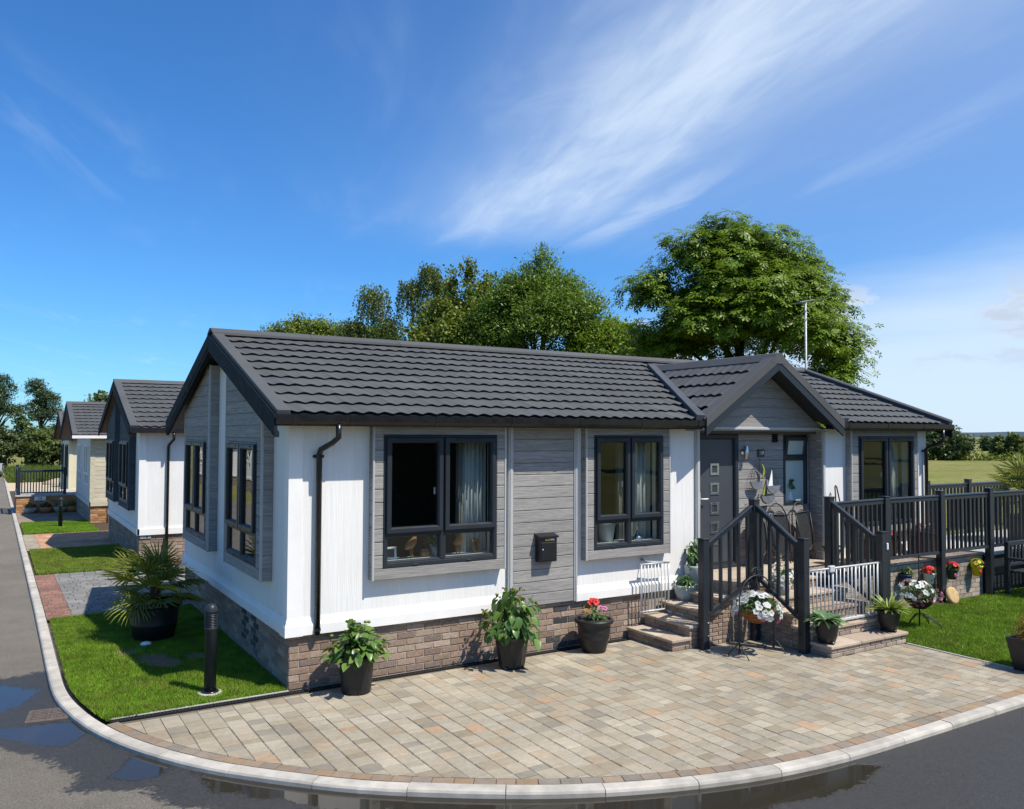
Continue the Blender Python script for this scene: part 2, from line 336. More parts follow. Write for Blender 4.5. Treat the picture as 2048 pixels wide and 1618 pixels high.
    f = n.m('MULTIPLY', f, n.mr(n.noise(n.pos(), 70, 3, .75), .3, .7, .55, 1.48)); dry = n.val((.160, .140, .112), f); wc = n.val((.036, .034, .031), n.m('MULTIPLY', n.mr(sp, .3, .75, .5, 1.9), n.mr(n.noise(n.pos(), 62, 3, .7), .3, .7, .55, 1.6)))
    c = n.mix(wet, dry, wc); c = n.mix(pud, c, (.030, .026, .019))
    ro = n.mr(wet, 0, 1, .92, .52); ro2 = n.mix(pud, ro, .03)
    hgt = n.m('MULTIPLY', n.m('ADD', sp, n.m('MULTIPLY', fine, .5)), n.mr(pud, 0, 1, 1, 0))
    n.out(n.prin(c, ro2, .4, 0, n.bump(hgt, .8, .010))); MATS['asphalt'] = m
    # window glass
    def glass(nm, tint, ior=1.55, wob=.02):
        m, nt = mk(nm); n = NT(nt)
        nr = n.bump(n.noise(n.pos(), 1.5, 2), wob, .05)
        ge = n.nd('ShaderNodeNewGeometry'); dt = n.nd('ShaderNodeVectorMath', operation='DOT_PRODUCT'); n.L.new(ge.outputs['Incoming'], dt.inputs[0]); n.L.new(nr, dt.inputs[1])
        f0 = ((ior-1)/(ior+1))**2; fr = n.m('ADD', f0, n.m('MULTIPLY', 1-f0, n.m('POWER', n.m('SUBTRACT', 1.0, n.m('ABSOLUTE', dt.outputs['Value']), clamp=True), 5.0)))
        tr = n.nd('ShaderNodeBsdfTransparent'); tr.inputs[0].default_value = (*tint, 1)
        gl = n.nd('ShaderNodeBsdfGlossy'); gl.inputs['Roughness'].default_value = .0; n.L.new(nr, gl.inputs['Normal'])
        mx = n.nd('ShaderNodeMixShader'); n.L.new(fr, mx.inputs[0]); n.L.new(tr.outputs[0], mx.inputs[1]); n.L.new(gl.outputs[0], mx.inputs[2])
        n.out(mx.outputs[0]); MATS[nm] = m
    glass('glass', (.86, .89, .88), 1.5); glass('glass_gable', (.60, .63, .63), 3.2, .05)
    m, nt = mk('frosted_glass'); n = NT(nt)
    n.out(n.prin((.42, .50, .48), .22, .5)); MATS['frosted_glass'] = m
materials()

# ------------------------------------------------------------------ mesh helpers
WL = {}
class Fr:
    """local frame: u along, v up, n outward"""
    def __init__(s, o, u=(1, 0, 0), v=(0, 0, 1), n=(0, -1, 0)):
        s.o = Vector(o); s.u = Vector(u).normalized(); s.v = Vector(v).normalized(); s.n = Vector(n).normalized()
    def __call__(s, p): return s.o + s.u*p[0] + s.v*p[1] + s.n*p[2]
class MB:
    def __init__(s, fr=None): s.V = []; s.F = []; s.fr = fr
    def add(s, vs, fs):
        b = len(s.V)
        s.V += [tuple(s.fr(p)) if s.fr else tuple(p) for p in vs]
        s.F += [tuple(i+b for i in f) for f in fs]; return s
    def box(s, a, b):
        (x0, y0, z0), (x1, y1, z1) = a, b
        return s.add([(x0,y0,z0),(x1,y0,z0),(x1,y1,z0),(x0,y1,z0),(x0,y0,z1),(x1,y0,z1),(x1,y1,z1),(x0,y1,z1)],
                     [(0,3,2,1),(4,5,6,7),(0,1,5,4),(1,2,6,5),(2,3,7,6),(3,0,4,7)])
    def cbox(s, a, b, c=.004):
        """box with chamfered edges"""
        V = []; idx = {}
        for i in (0, 1):
            for j in (0, 1):
                for k in (0, 1):
                    co = [a[0] if i == 0 else b[0], a[1] if j == 0 else b[1], a[2] if k == 0 else b[2]]
                    sg = [1 if i == 0 else -1, 1 if j == 0 else -1, 1 if k == 0 else -1]
                    for ax in range(3):
                        q = list(co)
                        for o in range(3):
                            if o != ax: q[o] += sg[o]*c
                        idx[(i, j, k, ax)] = len(V); V.append(q)
        F = []
        for ax in range(3):
            o = [t for t in range(3) if t != ax]
            for e in (0, 1):
                def key(p, q, ax2=ax):
                    t = [0, 0, 0]; t[ax] = e; t[o[0]] = p; t[o[1]] = q; return idx[(*t, ax)]
                F.append((key(0,0), key(1,0), key(1,1), key(0,1)))
        for ax in range(3):  # edges along ax
            o = [t for t in range(3) if t != ax]
            for p in (0, 1):
                for q in (0, 1):
                    def K(e, which):
                        t = [0, 0, 0]; t[ax] = e; t[o[0]] = p; t[o[1]] = q; return idx[(*t, which)]
                    F.append((K(0, o[0]), K(1, o[0]), K(1, o[1]), K(0, o[1])))
        for i in (0, 1):
            for j in (0, 1):
                for k in (0, 1): F.append(tuple(idx[(i, j, k, ax)] for ax in range(3)))
        return s.add(V, F)
    def tube(s, pts, r, n=8, caps=True, flat=None):
        pts = [Vector(p) for p in pts]; m = len(pts)
        rr = r if isinstance(r, (list, tuple)) else [r]*m
        V = []; prev = None
        for i, p in enumerate(pts):
            d = (pts[min(i+1, m-1)]-pts[max(i-1, 0)]).normalized()
            if prev is None: a = d.orthogonal().normalized() if abs(d.z) > .9 else Vector((0, 0, 1)).cross(d).normalized()
            else: a = (prev - d*prev.dot(d)).normalized()
            prev = a; b = d.cross(a)
            for k in range(n):
                t = 2*math.pi*(k+.5)/n; V.append(p + (a*math.cos(t)+b*math.sin(t))*rr[i])
        F = [(i*n+k, i*n+(k+1) % n, (i+1)*n+(k+1) % n, (i+1)*n+k) for i in range(m-1) for k in range(n)]
        if caps: F += [tuple(reversed(range(n))), tuple(range((m-1)*n, m*n))]
        return s.add(V, F)
    def lathe(s, prof, n=24, c=(0, 0, 0), rot=0., sq=None):
        V = []; F = []
        for r, z in prof:
            for k in range(n):
                t = 2*math.pi*k/n+rot; V.append((c[0]+r*math.cos(t), c[1]+r*math.sin(t), c[2]+z))
        m = len(prof)
        F = [(i*n+k, i*n+(k+1) % n, (i+1)*n+(k+1) % n, (i+1)*n+k) for i in range(m-1) for k in range(n)]
        F += [tuple(reversed(range(n))), tuple(range((m-1)*n, m*n))]
        return s.add(V, F)
    def prism(s, poly, n0, n1):
        """polygon in (u,v), extruded n0..n1 in the frame"""
        k = len(poly)
        return s.add([(*q, n0) for q in poly]+[(*q, n1) for q in poly],
                     [tuple(reversed(range(k))), tuple(range(k, 2*k))]+[(i, (i+1) % k, k+(i+1) % k, k+i) for i in range(k)])
    def ring(s, u0, v0, u1, v1, w, nb, nf, ch=.012):
        """picture-frame ring with a chamfered inner lip"""
        def rect(d, n): return [(u0+d, v0+d, n), (u1-d, v0+d, n), (u1-d, v1-d, n), (u0+d, v1-d, n)]
        loops = [rect(0, nb), rect(0, nf-ch*.5), rect(ch*.5, nf), rect(w-ch, nf), rect(w, nf-ch*1.4), rect(w, nb)]
        V = [p for l in loops for p in l]; F = []
        for a in range(5):
            for k in range(4): F.append((a*4+k, a*4+(k+1) % 4, (a+1)*4+(k+1) % 4, (a+1)*4+k))
        for k in range(4): F.append((20+k, 20+(k+1) % 4, (k+1) % 4, k))
        return s.add(V, F)
    def sphere(s, c, r, nu=10, nv=6):
        rx, ry, rz = r if isinstance(r, (tuple, list)) else (r, r, r)
        V = [(c[0], c[1], c[2]-rz)]; F = []
        for i in range(1, nv):
            ph = math.pi*i/nv-math.pi/2
            for k in range(nu):
                t = 2*math.pi*k/nu; V.append((c[0]+rx*math.cos(ph)*math.cos(t), c[1]+ry*math.cos(ph)*math.sin(t), c[2]+rz*math.sin(ph)))
        V.append((c[0], c[1], c[2]+rz)); T = len(V)-1
        for k in range(nu): F.append((0, 1+(k+1) % nu, 1+k)); F.append((T, T-nu+k, T-nu+(k+1) % nu))
        for i in range(nv-2):
            for k in range(nu):
                a = 1+i*nu; F.append((a+k, a+(k+1) % nu, a+nu+(k+1) % nu, a+nu+k))
        return s.add(V, F)

def npmesh(name, V, F):
    """V (n,3), F (m,k) -> mesh, quickly"""
    V = np.asarray(V, np.float32); F = np.asarray(F, np.int32); k = F.shape[1]
    me = bpy.data.meshes.new(name)
    me.vertices.add(len(V)); me.vertices.foreach_set('co', V.ravel())
    me.loops.add(F.size); me.loops.foreach_set('vertex_index', F.ravel())
    me.polygons.add(len(F)); me.polygons.foreach_set('loop_start', np.arange(0, F.size, k, dtype=np.int32))
    me.update(calc_edges=True); return me

def props(o, label=None, cat=None, group=None, kind=None):
    for k, v in (('label', label), ('category', cat), ('group', group), ('kind', kind)):
        if v: o[k] = v
    return o
def thing(name, loc, label, cat, group=None, kind=None, rz=0.):
    o = bpy.data.objects.new(name, None); COL.objects.link(o); o.location = loc; o.empty_display_size = .2
    o.rotation_euler = (0, 0, rz); WL[o] = Vector(loc)
    return props(o, label, cat, group, kind)
def finish(o, me, mat, smooth):
    if mat: me.materials.append(MATS[mat] if isinstance(mat, str) else mat)
    if smooth: me.polygons.foreach_set('use_smooth', [True]*len(me.polygons))
def fixn(me):
    import bmesh
    bm = bmesh.new(); bm.from_mesh(me); bmesh.ops.recalc_face_normals(bm, faces=bm.faces); bm.to_mesh(me); bm.free()
def mesh(mb, name, mat=None, off=None, smooth=False):
    V = mb.V if off is None else [(x-off.x, y-off.y, z-off.z) for x, y, z in mb.V]
    me = bpy.data.meshes.new(name); me.from_pydata(V, [], mb.F); fixn(me); me.update(); finish(None, me, mat, smooth); return me
def part(parent, name, mb, mat, smooth=False, label=None, kind=None, local=False):
    off = None if local else WL[parent]
    o = bpy.data.objects.new(name, mesh(mb, name, mat, off, smooth)); COL.objects.link(o); o.parent = parent
    WL[o] = Vector((0, 0, 0)) if local else WL[parent]
    if label: o['label'] = label
    if kind: o['kind'] = kind
    return o
def solo(name, mb, mat, label=None, cat=None, group=None, kind=None, smooth=False):
    V = np.array(mb.V); lo = V.min(0); hi = V.max(0); off = Vector(((lo[0]+hi[0])/2, (lo[1]+hi[1])/2, lo[2]))
    o = bpy.data.objects.new(name, mesh(mb, name, mat, off, smooth)); COL.objects.link(o); o.location = off; WL[o] = off.copy()
    return props(o, label, cat, group, kind)
def npobj(name, V, F, mat, parent=None, label=None, cat=None, kind=None, smooth=False, local=False):
    V = np.asarray(V, np.float32)
    if parent is not None and not local: V = V-np.array(WL[parent], np.float32)
    me = npmesh(name, V, F); finish(None, me, mat, smooth)
    o = bpy.data.objects.new(name, me); COL.objects.link(o)
    if parent is not None: o.parent = parent
    return props(o, label, cat, None, kind)
def inst(parent, name, me, loc, rot=None, scale=None, local=False):
    o = bpy.data.objects.new(name, me); COL.objects.link(o); o.parent = parent
    l = Vector(loc) if local else Vector(loc)-WL[parent]
    if rot is None and scale is None: o.location = l
    else:
        M = rot.to_4x4() if rot is not None else Matrix.Identity(4)
        if scale is not None: M = M @ Matrix.Diagonal((*(scale if isinstance(scale, (tuple, list)) else (scale,)*3), 1))
        M.translation = l; o.matrix_basis = M
    return o
def fr_rot(fr): return Matrix((fr.u, fr.v, fr.n)).transposed()
def dcam(p): return (Vector(p)-CAM).length
def zg(y): return -.0165*min(max(0., y-6.), 60.)

# ------------------------------------------------------------------ ground, road, kerb
def sheet_strips(ys, x0, x1, dz): 
    V = []; F = []
    for i, y in enumerate(ys): V += [(x0, y, zg(y)+dz), (x1, y, zg(y)+dz)]
    for i in range(len(ys)-1): F.append((2*i, 2*i+1, 2*i+3, 2*i+2))
    return V, F
V, F = sheet_strips([-5000, -100, 0, 6, 20, 40, 66, 200, 5000], -5000, 5000, -.17)
npobj('ground', V, F, 'meadow', kind='structure')

KP = [(-2.0, 120), (-2.0, 40), (-2.0, 20), (-2.0, 8), (-2.0, 5.0), (-2.0, 3.6), (-2.0, 2.2), (-1.985, 1.17), (-1.89, .44), (-1.75, -.15), (-1.55, -.70), (-1.31, -1.17),
      (-1.02, -1.62), (-.60, -2.11), (-.10, -2.60), (.66, -3.15), (1.32, -3.52), (2.02, -3.79), (2.75, -3.97), (3.6, -4.06), (4.7, -4.07), (6.6, -4.06), (10, -4.06), (22, -4.06)]
def catmull(P, per=12):
    out = []
    for i in range(1, len(P)-2):
        p0, p1, p2, p3 = [np.array(P[j], float) for j in (i-1, i, i+1, i+2)]
        if np.linalg.norm(p2-p1) > 2.5: out += [tuple(p1)]; continue
        for k in range(per):
            t = k/per; out.append(tuple(.5*((2*p1)+(-p0+p2)*t+(2*p0-5*p1+4*p2-p3)*t*t+(-p0+3*p1-3*p2+p3)*t**3)))
    out.append(P[-2]); return out
KL = [(-2.0, 118.)]+catmull(KP)
def resample(P, step):
    P = np.array(P); d = np.r_[0, np.cumsum(np.linalg.norm(np.diff(P, axis=0), axis=1))]
    n = int(d[-1]//step); s = np.arange(n+1)*step
    return np.stack([np.interp(s, d, P[:, 0]), np.interp(s, d, P[:, 1])], 1), s
def along(P):
    P = np.array(P); d = np.r_[0, np.cumsum(np.linalg.norm(np.diff(P, axis=0), axis=1))]
    def at(s):
        a = np.array([np.interp(s, d, P[:, 0]), np.interp(s, d, P[:, 1])])
        b = np.array([np.interp(s+.06, d, P[:, 0]), np.interp(s+.06, d, P[:, 1])]); c = np.array([np.interp(s-.06, d, P[:, 0]), np.interp(s-.06, d, P[:, 1])])
        t = (b-c)/np.linalg.norm(b-c); return a, np.array([t[1], -t[0]])   # point, normal
    return at, d[-1], d
kat, KLEN, _ = along(KL)
def outward(s):
    p, n = kat(s)   # travelling down -y, the road is on the -x side
    return p, n
_p, _n = kat(60.)
KS = 1 if _n[0] < 0 else -1

def pip(P, poly):
    P = np.asarray(P); x, y = P[:, 0], P[:, 1]; c = np.zeros(len(P), bool); n = len(poly)
    for i in range(n):
        (x1, y1), (x2, y2) = poly[i], poly[(i+1) % n]
        if y1 == y2: continue
        c ^= ((y1 > y) != (y2 > y)) & (x < (x2-x1)*(y-y1)/(y2-y1)+x1)
    return c
def sdist(P, poly):
    P = np.asarray(P, float); best = np.full(len(P), 1e9); n = len(poly)
    for i in range(n):
        a = np.array(poly[i], float); b = np.array(poly[(i+1) % n], float); ab = b-a
        t = np.clip(((P-a)@ab)/max(1e-9, ab@ab), 0, 1); best = np.minimum(best, np.linalg.norm(P-a-t[:, None]*ab, axis=1))
    return np.where(pip(P, poly), best, -best)

def road():
    xs = np.arange(-6.0, 9.01, .05); ys = np.arange(-7.0, 3.01, .05)
    X, Y = np.meshgrid(xs, ys); n, m = X.shape
    V = np.stack([X.ravel(), Y.ravel(), np.full(X.size, -.055)], 1)
    I = np.arange(X.size).reshape(n, m)
    F = np.stack([I[:-1, :-1], I[:-1, 1:], I[1:, 1:], I[1:, :-1]], -1).reshape(-1, 4)
    wetp = [(-3.6, 2.1), (-2.6, 2.22), (-2.1, 2.32), (-1.5, 1.5), (-1.2, -.5), (1, -2.6), (3, -3.6), (9.5, -3.6), (9.5, -6.0), (4.4, -6.2), (2.6, -5.6), (1.2, -5.0), (.2, -4.2), (-.6, -3.3), (-1.15, -2.55),
            (-1.47, -2.1), (-1.55, -1.9), (-1.66, -1.66), (-1.96, -1.53), (-2.12, -1.41), (-2.04, -1.22), (-2.21, -.74), (-2.36, -.46), (-2.60, .06), (-3.6, .5)]
    puds = [[(-3.2, 2.0), (-2.50, 1.92), (-2.20, 1.55), (-2.33, 1.15), (-2.55, .92), (-3.2, .95)], [(-2.7, .40), (-2.15, .33), (-1.93, .22), (-1.84, -.14), (-2.10, -.38), (-2.38, -.28), (-2.7, .1)],
            [(-1.80, -1.30), (-1.62, -1.0), (-1.46, -.90), (-1.30, -1.30), (-1.46, -1.50), (-1.72, -1.55)],
            [(-1.25, -1.55), (-.9, -1.9), (-.56, -2.27), (.1, -2.78), (.70, -3.22), (1.4, -3.62), (2.1, -3.9), (2.8, -4.1), (3.5, -4.24), (3.75, -4.40), (3.1, -4.56), (2.3, -4.45), (1.2, -4.1), (.2, -3.4), (-.6, -2.7), (-1.2, -2.0)]]
    P = V[:, :2]; wet = np.clip(.5+sdist(P, wetp)/.40, 0, 1)
    pud = np.zeros(len(P))
    for q in puds: pud = np.maximum(pud, np.clip(.5+sdist(P, q)/.30, 0, 1))
    wet = wet+pud*.8*(wet > .3)
    big = []; bf = []
    def quad(x0, y0, x1, y1):
        b = len(V)+len(big); big.extend([(x0, y0, zg(y0)-.055), (x1, y0, zg(y0)-.055), (x1, y1, zg(y1)-.055), (x0, y1, zg(y1)-.055)]); bf.append((b, b+1, b+2, b+3))
    for a, b in ((3, 6), (6, 20), (20, 40), (40, 66), (66, 120)): quad(-7.2, a, -1.9, b)
    quad(-7.2, -13, -6, 3); quad(-6, -13, 9, -7); quad(9, -13, 40, -3.9)
    V2 = np.vstack([V, np.array(big)]); F2 = np.vstack([F, np.array(bf)])
    o = npobj('road', V2, F2, 'asphalt', kind='structure')
    at = o.data.attributes.new('wet', 'FLOAT', 'POINT'); at.data.foreach_set('value', np.r_[wet, np.zeros(len(big))].astype(np.float32))
road()

def kerb():
    root = thing('kerb', (-2, 0, 0), None, None, kind='structure')
    prof = [(0., -.2), (0., 0.), (.092, 0.), (.112, -.008), (.122, -.024), (.127, -.2)]
    s = 0.4; k = 0
    far = MB()
    while s < KLEN-.8:
        p, _ = kat(s)
        L = .745 if -4.2 < p[1] < 2.3 else .905
        g = .006; mb = MB(); nseg = 4 if -4.1 < p[1] < 2.3 and p[0] < 4.5 else 1
        rows = []
        dz = random.uniform(-.003, .003)
        for i in range(nseg+1):
            q, n = kat(s+g/2+(L-g)*i/nseg); n = n*KS
            rows.append([(q[0]+n[0]*a, q[1]+n[1]*a, zg(q[1])+b+dz) for a, b in prof])
        Vv = [v for r in rows for v in r]; m = len(prof); Ff = []
        for i in range(nseg):
            for j in range(m-1): Ff.append((i*m+j, i*m+j+1, (i+1)*m+j+1, (i+1)*m+j))
        Ff += [tuple(range(m)), tuple(range(nseg*m, (nseg+1)*m))]
        if p[1] < 34: part(root, 'kerb_stone', mb.add(Vv, Ff), 'kerb_stone')
        else: far.add(Vv, Ff)
        s += L
    part(root, 'kerb_run', far, 'kerb_stone', kind='stuff')
kerb()

# plot base under everything between kerb and field
def inner(s0, s1, inset, step=.12):
    out = []
    s = s0
    while s <= s1:
        p, n = kat(s); n = n*KS; out.append((p[0]-n[0]*inset, p[1]-n[1]*inset)); s += step
    return out
def s_at_y(y):
    return 118.-y     # straight part of the kerb, measured from its far end
S_LAWN = s_at_y(5.08)
ss = np.linspace(0, KLEN, 4000); pp = np.array([kat(s)[0] for s in ss])
S_DRAIN = ss[np.argmin(np.abs(pp[:, 1]+.13))]; S_RIGHT = ss[np.argmin(np.abs(pp[:, 0]-7.47)+(pp[:, 1] > -3)*9)]
def flat(name, poly, z, mat, kind='structure', label=None):
    V = [(x, y, zg(y)+z) for x, y in poly]
    mb = MB(); mb.add(V, [tuple(range(len(V)))]); return solo(name, mb, mat, kind=kind, label=label)
flat('plot_base', inner(S_LAWN, S_RIGHT+9, .002)+[(16.4, -4.05), (16.4, 5.08)], -.030, 'soil')
V, F = sheet_strips([5.08, 6, 9.9, 14.5, 18.8, 23, 28, 34, 40, 48], -1.998, 14.5, -.030)
npobj('plot_base', V, F, 'soil', kind='structure')

def clip(poly, region):
    out = poly; n = len(region)
    for i in range(n):
        a = region[i]; b = region[(i+1) % n]; inp = out; out = []
        if not inp: break
        def side(p): return (b[0]-a[0])*(p[1]-a[1])-(b[1]-a[1])*(p[0]-a[0])
        for j in range(len(inp)):
            p, q = inp[j], inp[(j+1) % len(inp)]; sp, sq = side(p), side(q)
            if sp >= 0: out.append(p)
            if (sp >= 0) != (sq >= 0):
                t = sp/(sp-sq); out.append((p[0]+(q[0]-p[0])*t, p[1]+(q[1]-p[1])*t))
    return out
def area(p): return .5*sum(p[i][0]*p[(i+1) % len(p)][1]-p[(i+1) % len(p)][0]*p[i][1] for i in range(len(p)))
def blockmesh(w, l, c=.006, h=.03):
    mb = MB(); a, b = w/2, l/2
    mb.add([(-a,-b,-h),(a,-b,-h),(a,b,-h),(-a,b,-h),(-a,-b,-c),(a,-b,-c),(a,b,-c),(-a,b,-c),(-a+c,-b+c,0),(a-c,-b+c,0),(a-c,b-c,0),(-a+c,b-c,0)],
           [(0,1,5,4),(1,2,6,5),(2,3,7,6),(3,0,4,7),(4,5,9,8),(5,6,10,9),(6,7,11,10),(7,4,8,11),(8,9,10,11)]); return mb
def pave(root, region, colw, lens, mat, nobj, axis='y', gap=.0055, name='paving_block', z=0., skip=None):
    """courses of blocks clipped to a convex region; nearest ones single, the rest joined"""
    if area(region) < 0: region = region[::-1]
    xs = [p[0] for p in region]; ys = [p[1] for p in region]
    if axis == 'x': xs, ys = ys, xs
    items = []; u = min(xs)-.02; cache = {}
    while u < max(xs):
        v = min(ys)-random.random()*.3
        while v < max(ys):
            l = random.choice(lens)
            r = [(u+gap/2, v+gap/2), (u+colw-gap/2, v+gap/2), (u+colw-gap/2, v+l-gap/2), (u+gap/2, v+l-gap/2)]
            if axis == 'x': r = [(b, a) for a, b in r][::-1]
            c = clip(r, region)
            if c and abs(area(c)) > .0012:
                cx = sum(p[0] for p in c)/len(c); cy = sum(p[1] for p in c)/len(c)
                if not (skip and skip(cx, cy)):
                    items.append((dcam((cx, cy, 0)), c, cx, cy, l if abs(abs(area(c))-(colw-gap)*(l-gap)) < 1e-5 else None))
            v += l
        u += colw
    items.sort(key=lambda t: t[0]); rest = MB()
    for k, (d, c, cx, cy, l) in enumerate(items):
        zz = zg(cy)+z+random.uniform(-.0018, .0018)
        if k < nobj:
            if l is not None:
                if l not in cache: cache[l] = mesh(blockmesh(colw-gap, l-gap) if axis == 'y' else blockmesh(l-gap, colw-gap), name, mat)
                rot = Matrix.Rotation(random.uniform(-.006, .006), 3, 'Z') @ Matrix.Rotation(random.uniform(-.006, .006), 3, 'X')
                inst(root, name, cache[l], (cx, cy, zz), rot)
            else:
                mb = MB(); mb.prism([(p[0], p[1]) for p in c], zz-.03, zz); part(root, name, mb, mat)
        else: rest.prism([(p[0], p[1]) for p in c], zz-.03, zz)
    if rest.V: part(root, name+'s', rest, mat, kind='stuff')
    return root
# driveway in front of the house
drive = thing('driveway', (2, -2, 0), None, None, kind='structure')
DR = [p for p in inner(S_DRAIN, S_RIGHT, .118) if p[1] < -.13 and p[0] < 7.43]+[(7.44, -3.942), (7.44, -.135)]
part(drive, 'joint_bed', MB().add([(x, y, -.009) for x, y in inner(S_DRAIN, S_RIGHT, .001)+[(7.46, -.12)]], [tuple(range(len(inner(S_DRAIN, S_RIGHT, .001))+1))]), 'joint_sand')
pave(drive, DR, .168, [.12, .12, .168, .168, .168, .22], 'paver', 255, skip=lambda x, y: (x > 6.05 and y > -2.08 and x < 7.45) or (x > 4.6 and y > -.9))
s = S_DRAIN+.02; kb = 0
eb = MB()
while s < S_RIGHT-.05:
    L = random.choice([.155, .165, .175]); q = []
    for a, b in ((s+.003, .006), (s+L-.003, .006), (s+L-.003, .112), (s+.003, .112)):
        p, n = kat(a); n = n*KS; q.append((p[0]-n[0]*b, p[1]-n[1]*b))
    z0 = random.uniform(-.0015, .0015)
    part(drive, 'edging_block', MB().prism(q, -.03, z0), 'paver_edge'); s += L
mb = MB().box((7.445, -4.03, -.03), (7.475, -2.15, .012)); part(drive, 'edging_strip', mb, 'concrete')
# neighbour's grey drive with a red edge
gd = thing('grey_driveway', (-1, 7.5, zg(7.5)), None, None, kind='structure')
pave(gd, [(-1.66, 5.1), (3.2, 5.1), (3.2, 9.86), (-1.66, 9.86)], .20, [.165, .20, .25], 'paver_grey', 240, axis='x', gap=.012, skip=lambda x, y: x > .05 and y < 5.75)
pave(gd, [(-1.99, 5.1), (-1.665, 5.1), (-1.665, 9.86), (-1.99, 9.86)], .105, [.165, .165], 'paver_red', 90, axis='x', name='edging_block')
part(gd, 'joint_bed', MB().add(*sheet_strips([5.08, 6, 9.88], -1.995, 13, -.009)), 'joint_sand')
od = thing('orange_driveway', (-1, 16.6, zg(16.6)), None, None, kind='structure')
pave(od, [(-1.70, 14.52), (1.5, 14.52), (1.5, 18.75), (-1.70, 18.75)], .20, [.20, .25, .30], 'paver_orange', 120, axis='x')
pave(od, [(-1.99, 14.52), (-1.705, 14.52), (-1.705, 18.75), (-1.99, 18.75)], .20, [.284], 'paver', 20, axis='x', name='edging_block')
part(od, 'joint_bed', MB().add(*sheet_strips([14.5, 18.77], -1.995, 12, -.009)), 'joint_sand')
bd = thing('buff_driveway', (-1, 25.5, zg(25.5)), None, None, kind='structure')
pave(bd, [(-1.99, 23.05), (.8, 23.05), (.8, 27.95), (-1.99, 27.95)], .22, [.25, .32], 'paver_edge', 0, axis='x')

# lawns with real blades
def blades(name, poly, dens, h, mat, parent=None, z=0., holes=(), w=.0042, lean=1.1, kind='stuff', hvar=.45):
    P = np.array(poly); lo, hi = P.min(0), P.max(0); A = (hi-lo).prod(); n = int(A*dens)
    Q = RNG.uniform(lo, hi, (n, 2)); Q = Q[pip(Q, poly)]
    for (hx, hy, hr) in holes:
        d = np.hypot((Q[:, 0]-hx), (Q[:, 1]-hy)*.8)/hr+RNG.normal(0, .28, len(Q)); Q = Q[d > .9]
    n = len(Q); zz = np.array([zg(y) for y in Q[:, 1]])+z
    patch = .5+.5*np.sin(Q[:, 0]*3.1+np.sin(Q[:, 1]*2.3)*1.7)*np.sin(Q[:, 1]*2.7+1.3)
    hh = h*(1-hvar/2+hvar*RNG.random(n))*(.75+.45*patch); a = RNG.uniform(0, 2*np.pi, n); ln = lean*RNG.random(n)
    dx, dy = np.cos(a), np.sin(a); b = RNG.uniform(0, 2*np.pi, n); wx, wy = np.cos(b)*w, np.sin(b)*w
    base = np.stack([Q[:, 0], Q[:, 1], zz-.004], 1)
    v0 = base-np.stack([wx, wy, 0*wx], 1); v1 = base+np.stack([wx, wy, 0*wx], 1)
    tip = base+np.stack([dx*hh*ln, dy*hh*ln, hh], 1)
    V = np.stack([v0, v1, tip], 1).reshape(-1, 3); F = np.arange(3*n).reshape(-1, 3)
    return npobj(name, V, F, mat, parent, kind=kind)
L19 = inner(S_LAWN, S_DRAIN-.05, .075)+[(-.02, -.03), (-.02, 5.08)]
flat('lawn', L19, -.004, 'lawn')
HOLES = [(-1.22, 2.55, .20), (-1.02, 2.05, .26), (-.92, 1.75, .22), (-.55, 1.9, .16), (-1.38, 2.3, .10), (-.73, .30, .11)]
L19b = inner(S_LAWN, S_DRAIN-.03, .045)+[(-.005, -.015), (-.005, 5.11)]
blades('grass', L19b, 15500, .038, 'grass_blade', holes=HOLES); blades('grass', L19b, 1900, .050, 'grass_dry', holes=HOLES)
for hi, (hx, hy, hr) in enumerate(HOLES[:4]):
    q = [(hx+hr*.95*math.cos(t)*(1+.18*math.sin(3*t+hx*9)), hy+hr*1.1*math.sin(t)*(1+.2*math.cos(2*t+hy))) for t in np.linspace(0, 2*math.pi, 18)[:-1]]
    flat('soil_patch', q, .001+.003*hi, 'dry_soil', kind='structure')
LR = [(7.48, -4.04), (16.2, -4.04), (16.2, -.86), (7.55, -.86), (7.55, -2.12), (7.48, -2.14)]
flat('lawn', LR, -.004, 'lawn')
blades('grass', LR, 9500, .046, 'grass_blade', w=.0055); blades('grass', LR, 1100, .055, 'grass_dry', w=.0055)
for a, b, dn in ((9.9, 14.48, 5200), (18.8, 23.02, 2600)):
    q = [(-1.93, a), (-.02, a), (-.02, b), (-1.93, b)]
    mb = MB().add(*sheet_strips([a, b], -1.95, .0, -.004)); solo('lawn', mb, 'lawn', kind='structure')
    blades('grass', q, dn, .05, 'grass_dry' if a < 15 else 'grass_blade', w=.009, z=-.004)
    blades('grass', q, dn, .045, 'grass_blade', w=.009, z=-.004)
# concrete strip along the lawn edge by the drain
solo('lawn_edging', MB().box((-1.70, -.045, -.03), (-.005, -.018, .010)), 'concrete', kind='structure')
def drain():
    t = thing('drain_channel', (1.5, -.09, 0), 'black slotted drain channel running along the foot of the brick wall', 'drain')
    part(t, 'channel', MB().box((-1.70, -.130, -.035), (4.52, -.118, .004)).box((-1.70, -.058, -.035), (4.52, -.046, .004)).box((-1.70, -.118, -.035), (4.52, -.058, -.030)), 'black_plastic')
    g = MB(); x = -1.69
    while x < 4.5:
        g.add([(x, -.117, .001), (x+.012, -.117, .001), (x+.030, -.059, .001), (x+.018, -.059, .001), (x, -.117, -.008), (x+.012, -.117, -.008), (x+.030, -.059, -.008), (x+.018, -.059, -.008)],
              [(0,1,2,3),(7,6,5,4),(0,4,5,1),(1,5,6,2),(2,6,7,3),(3,7,4,0)]); x += .034
    g.box((-1.70, -.092, -.006), (4.52, -.084, .0025))
    part(t, 'grating', g, 'iron', kind='stuff')
drain()
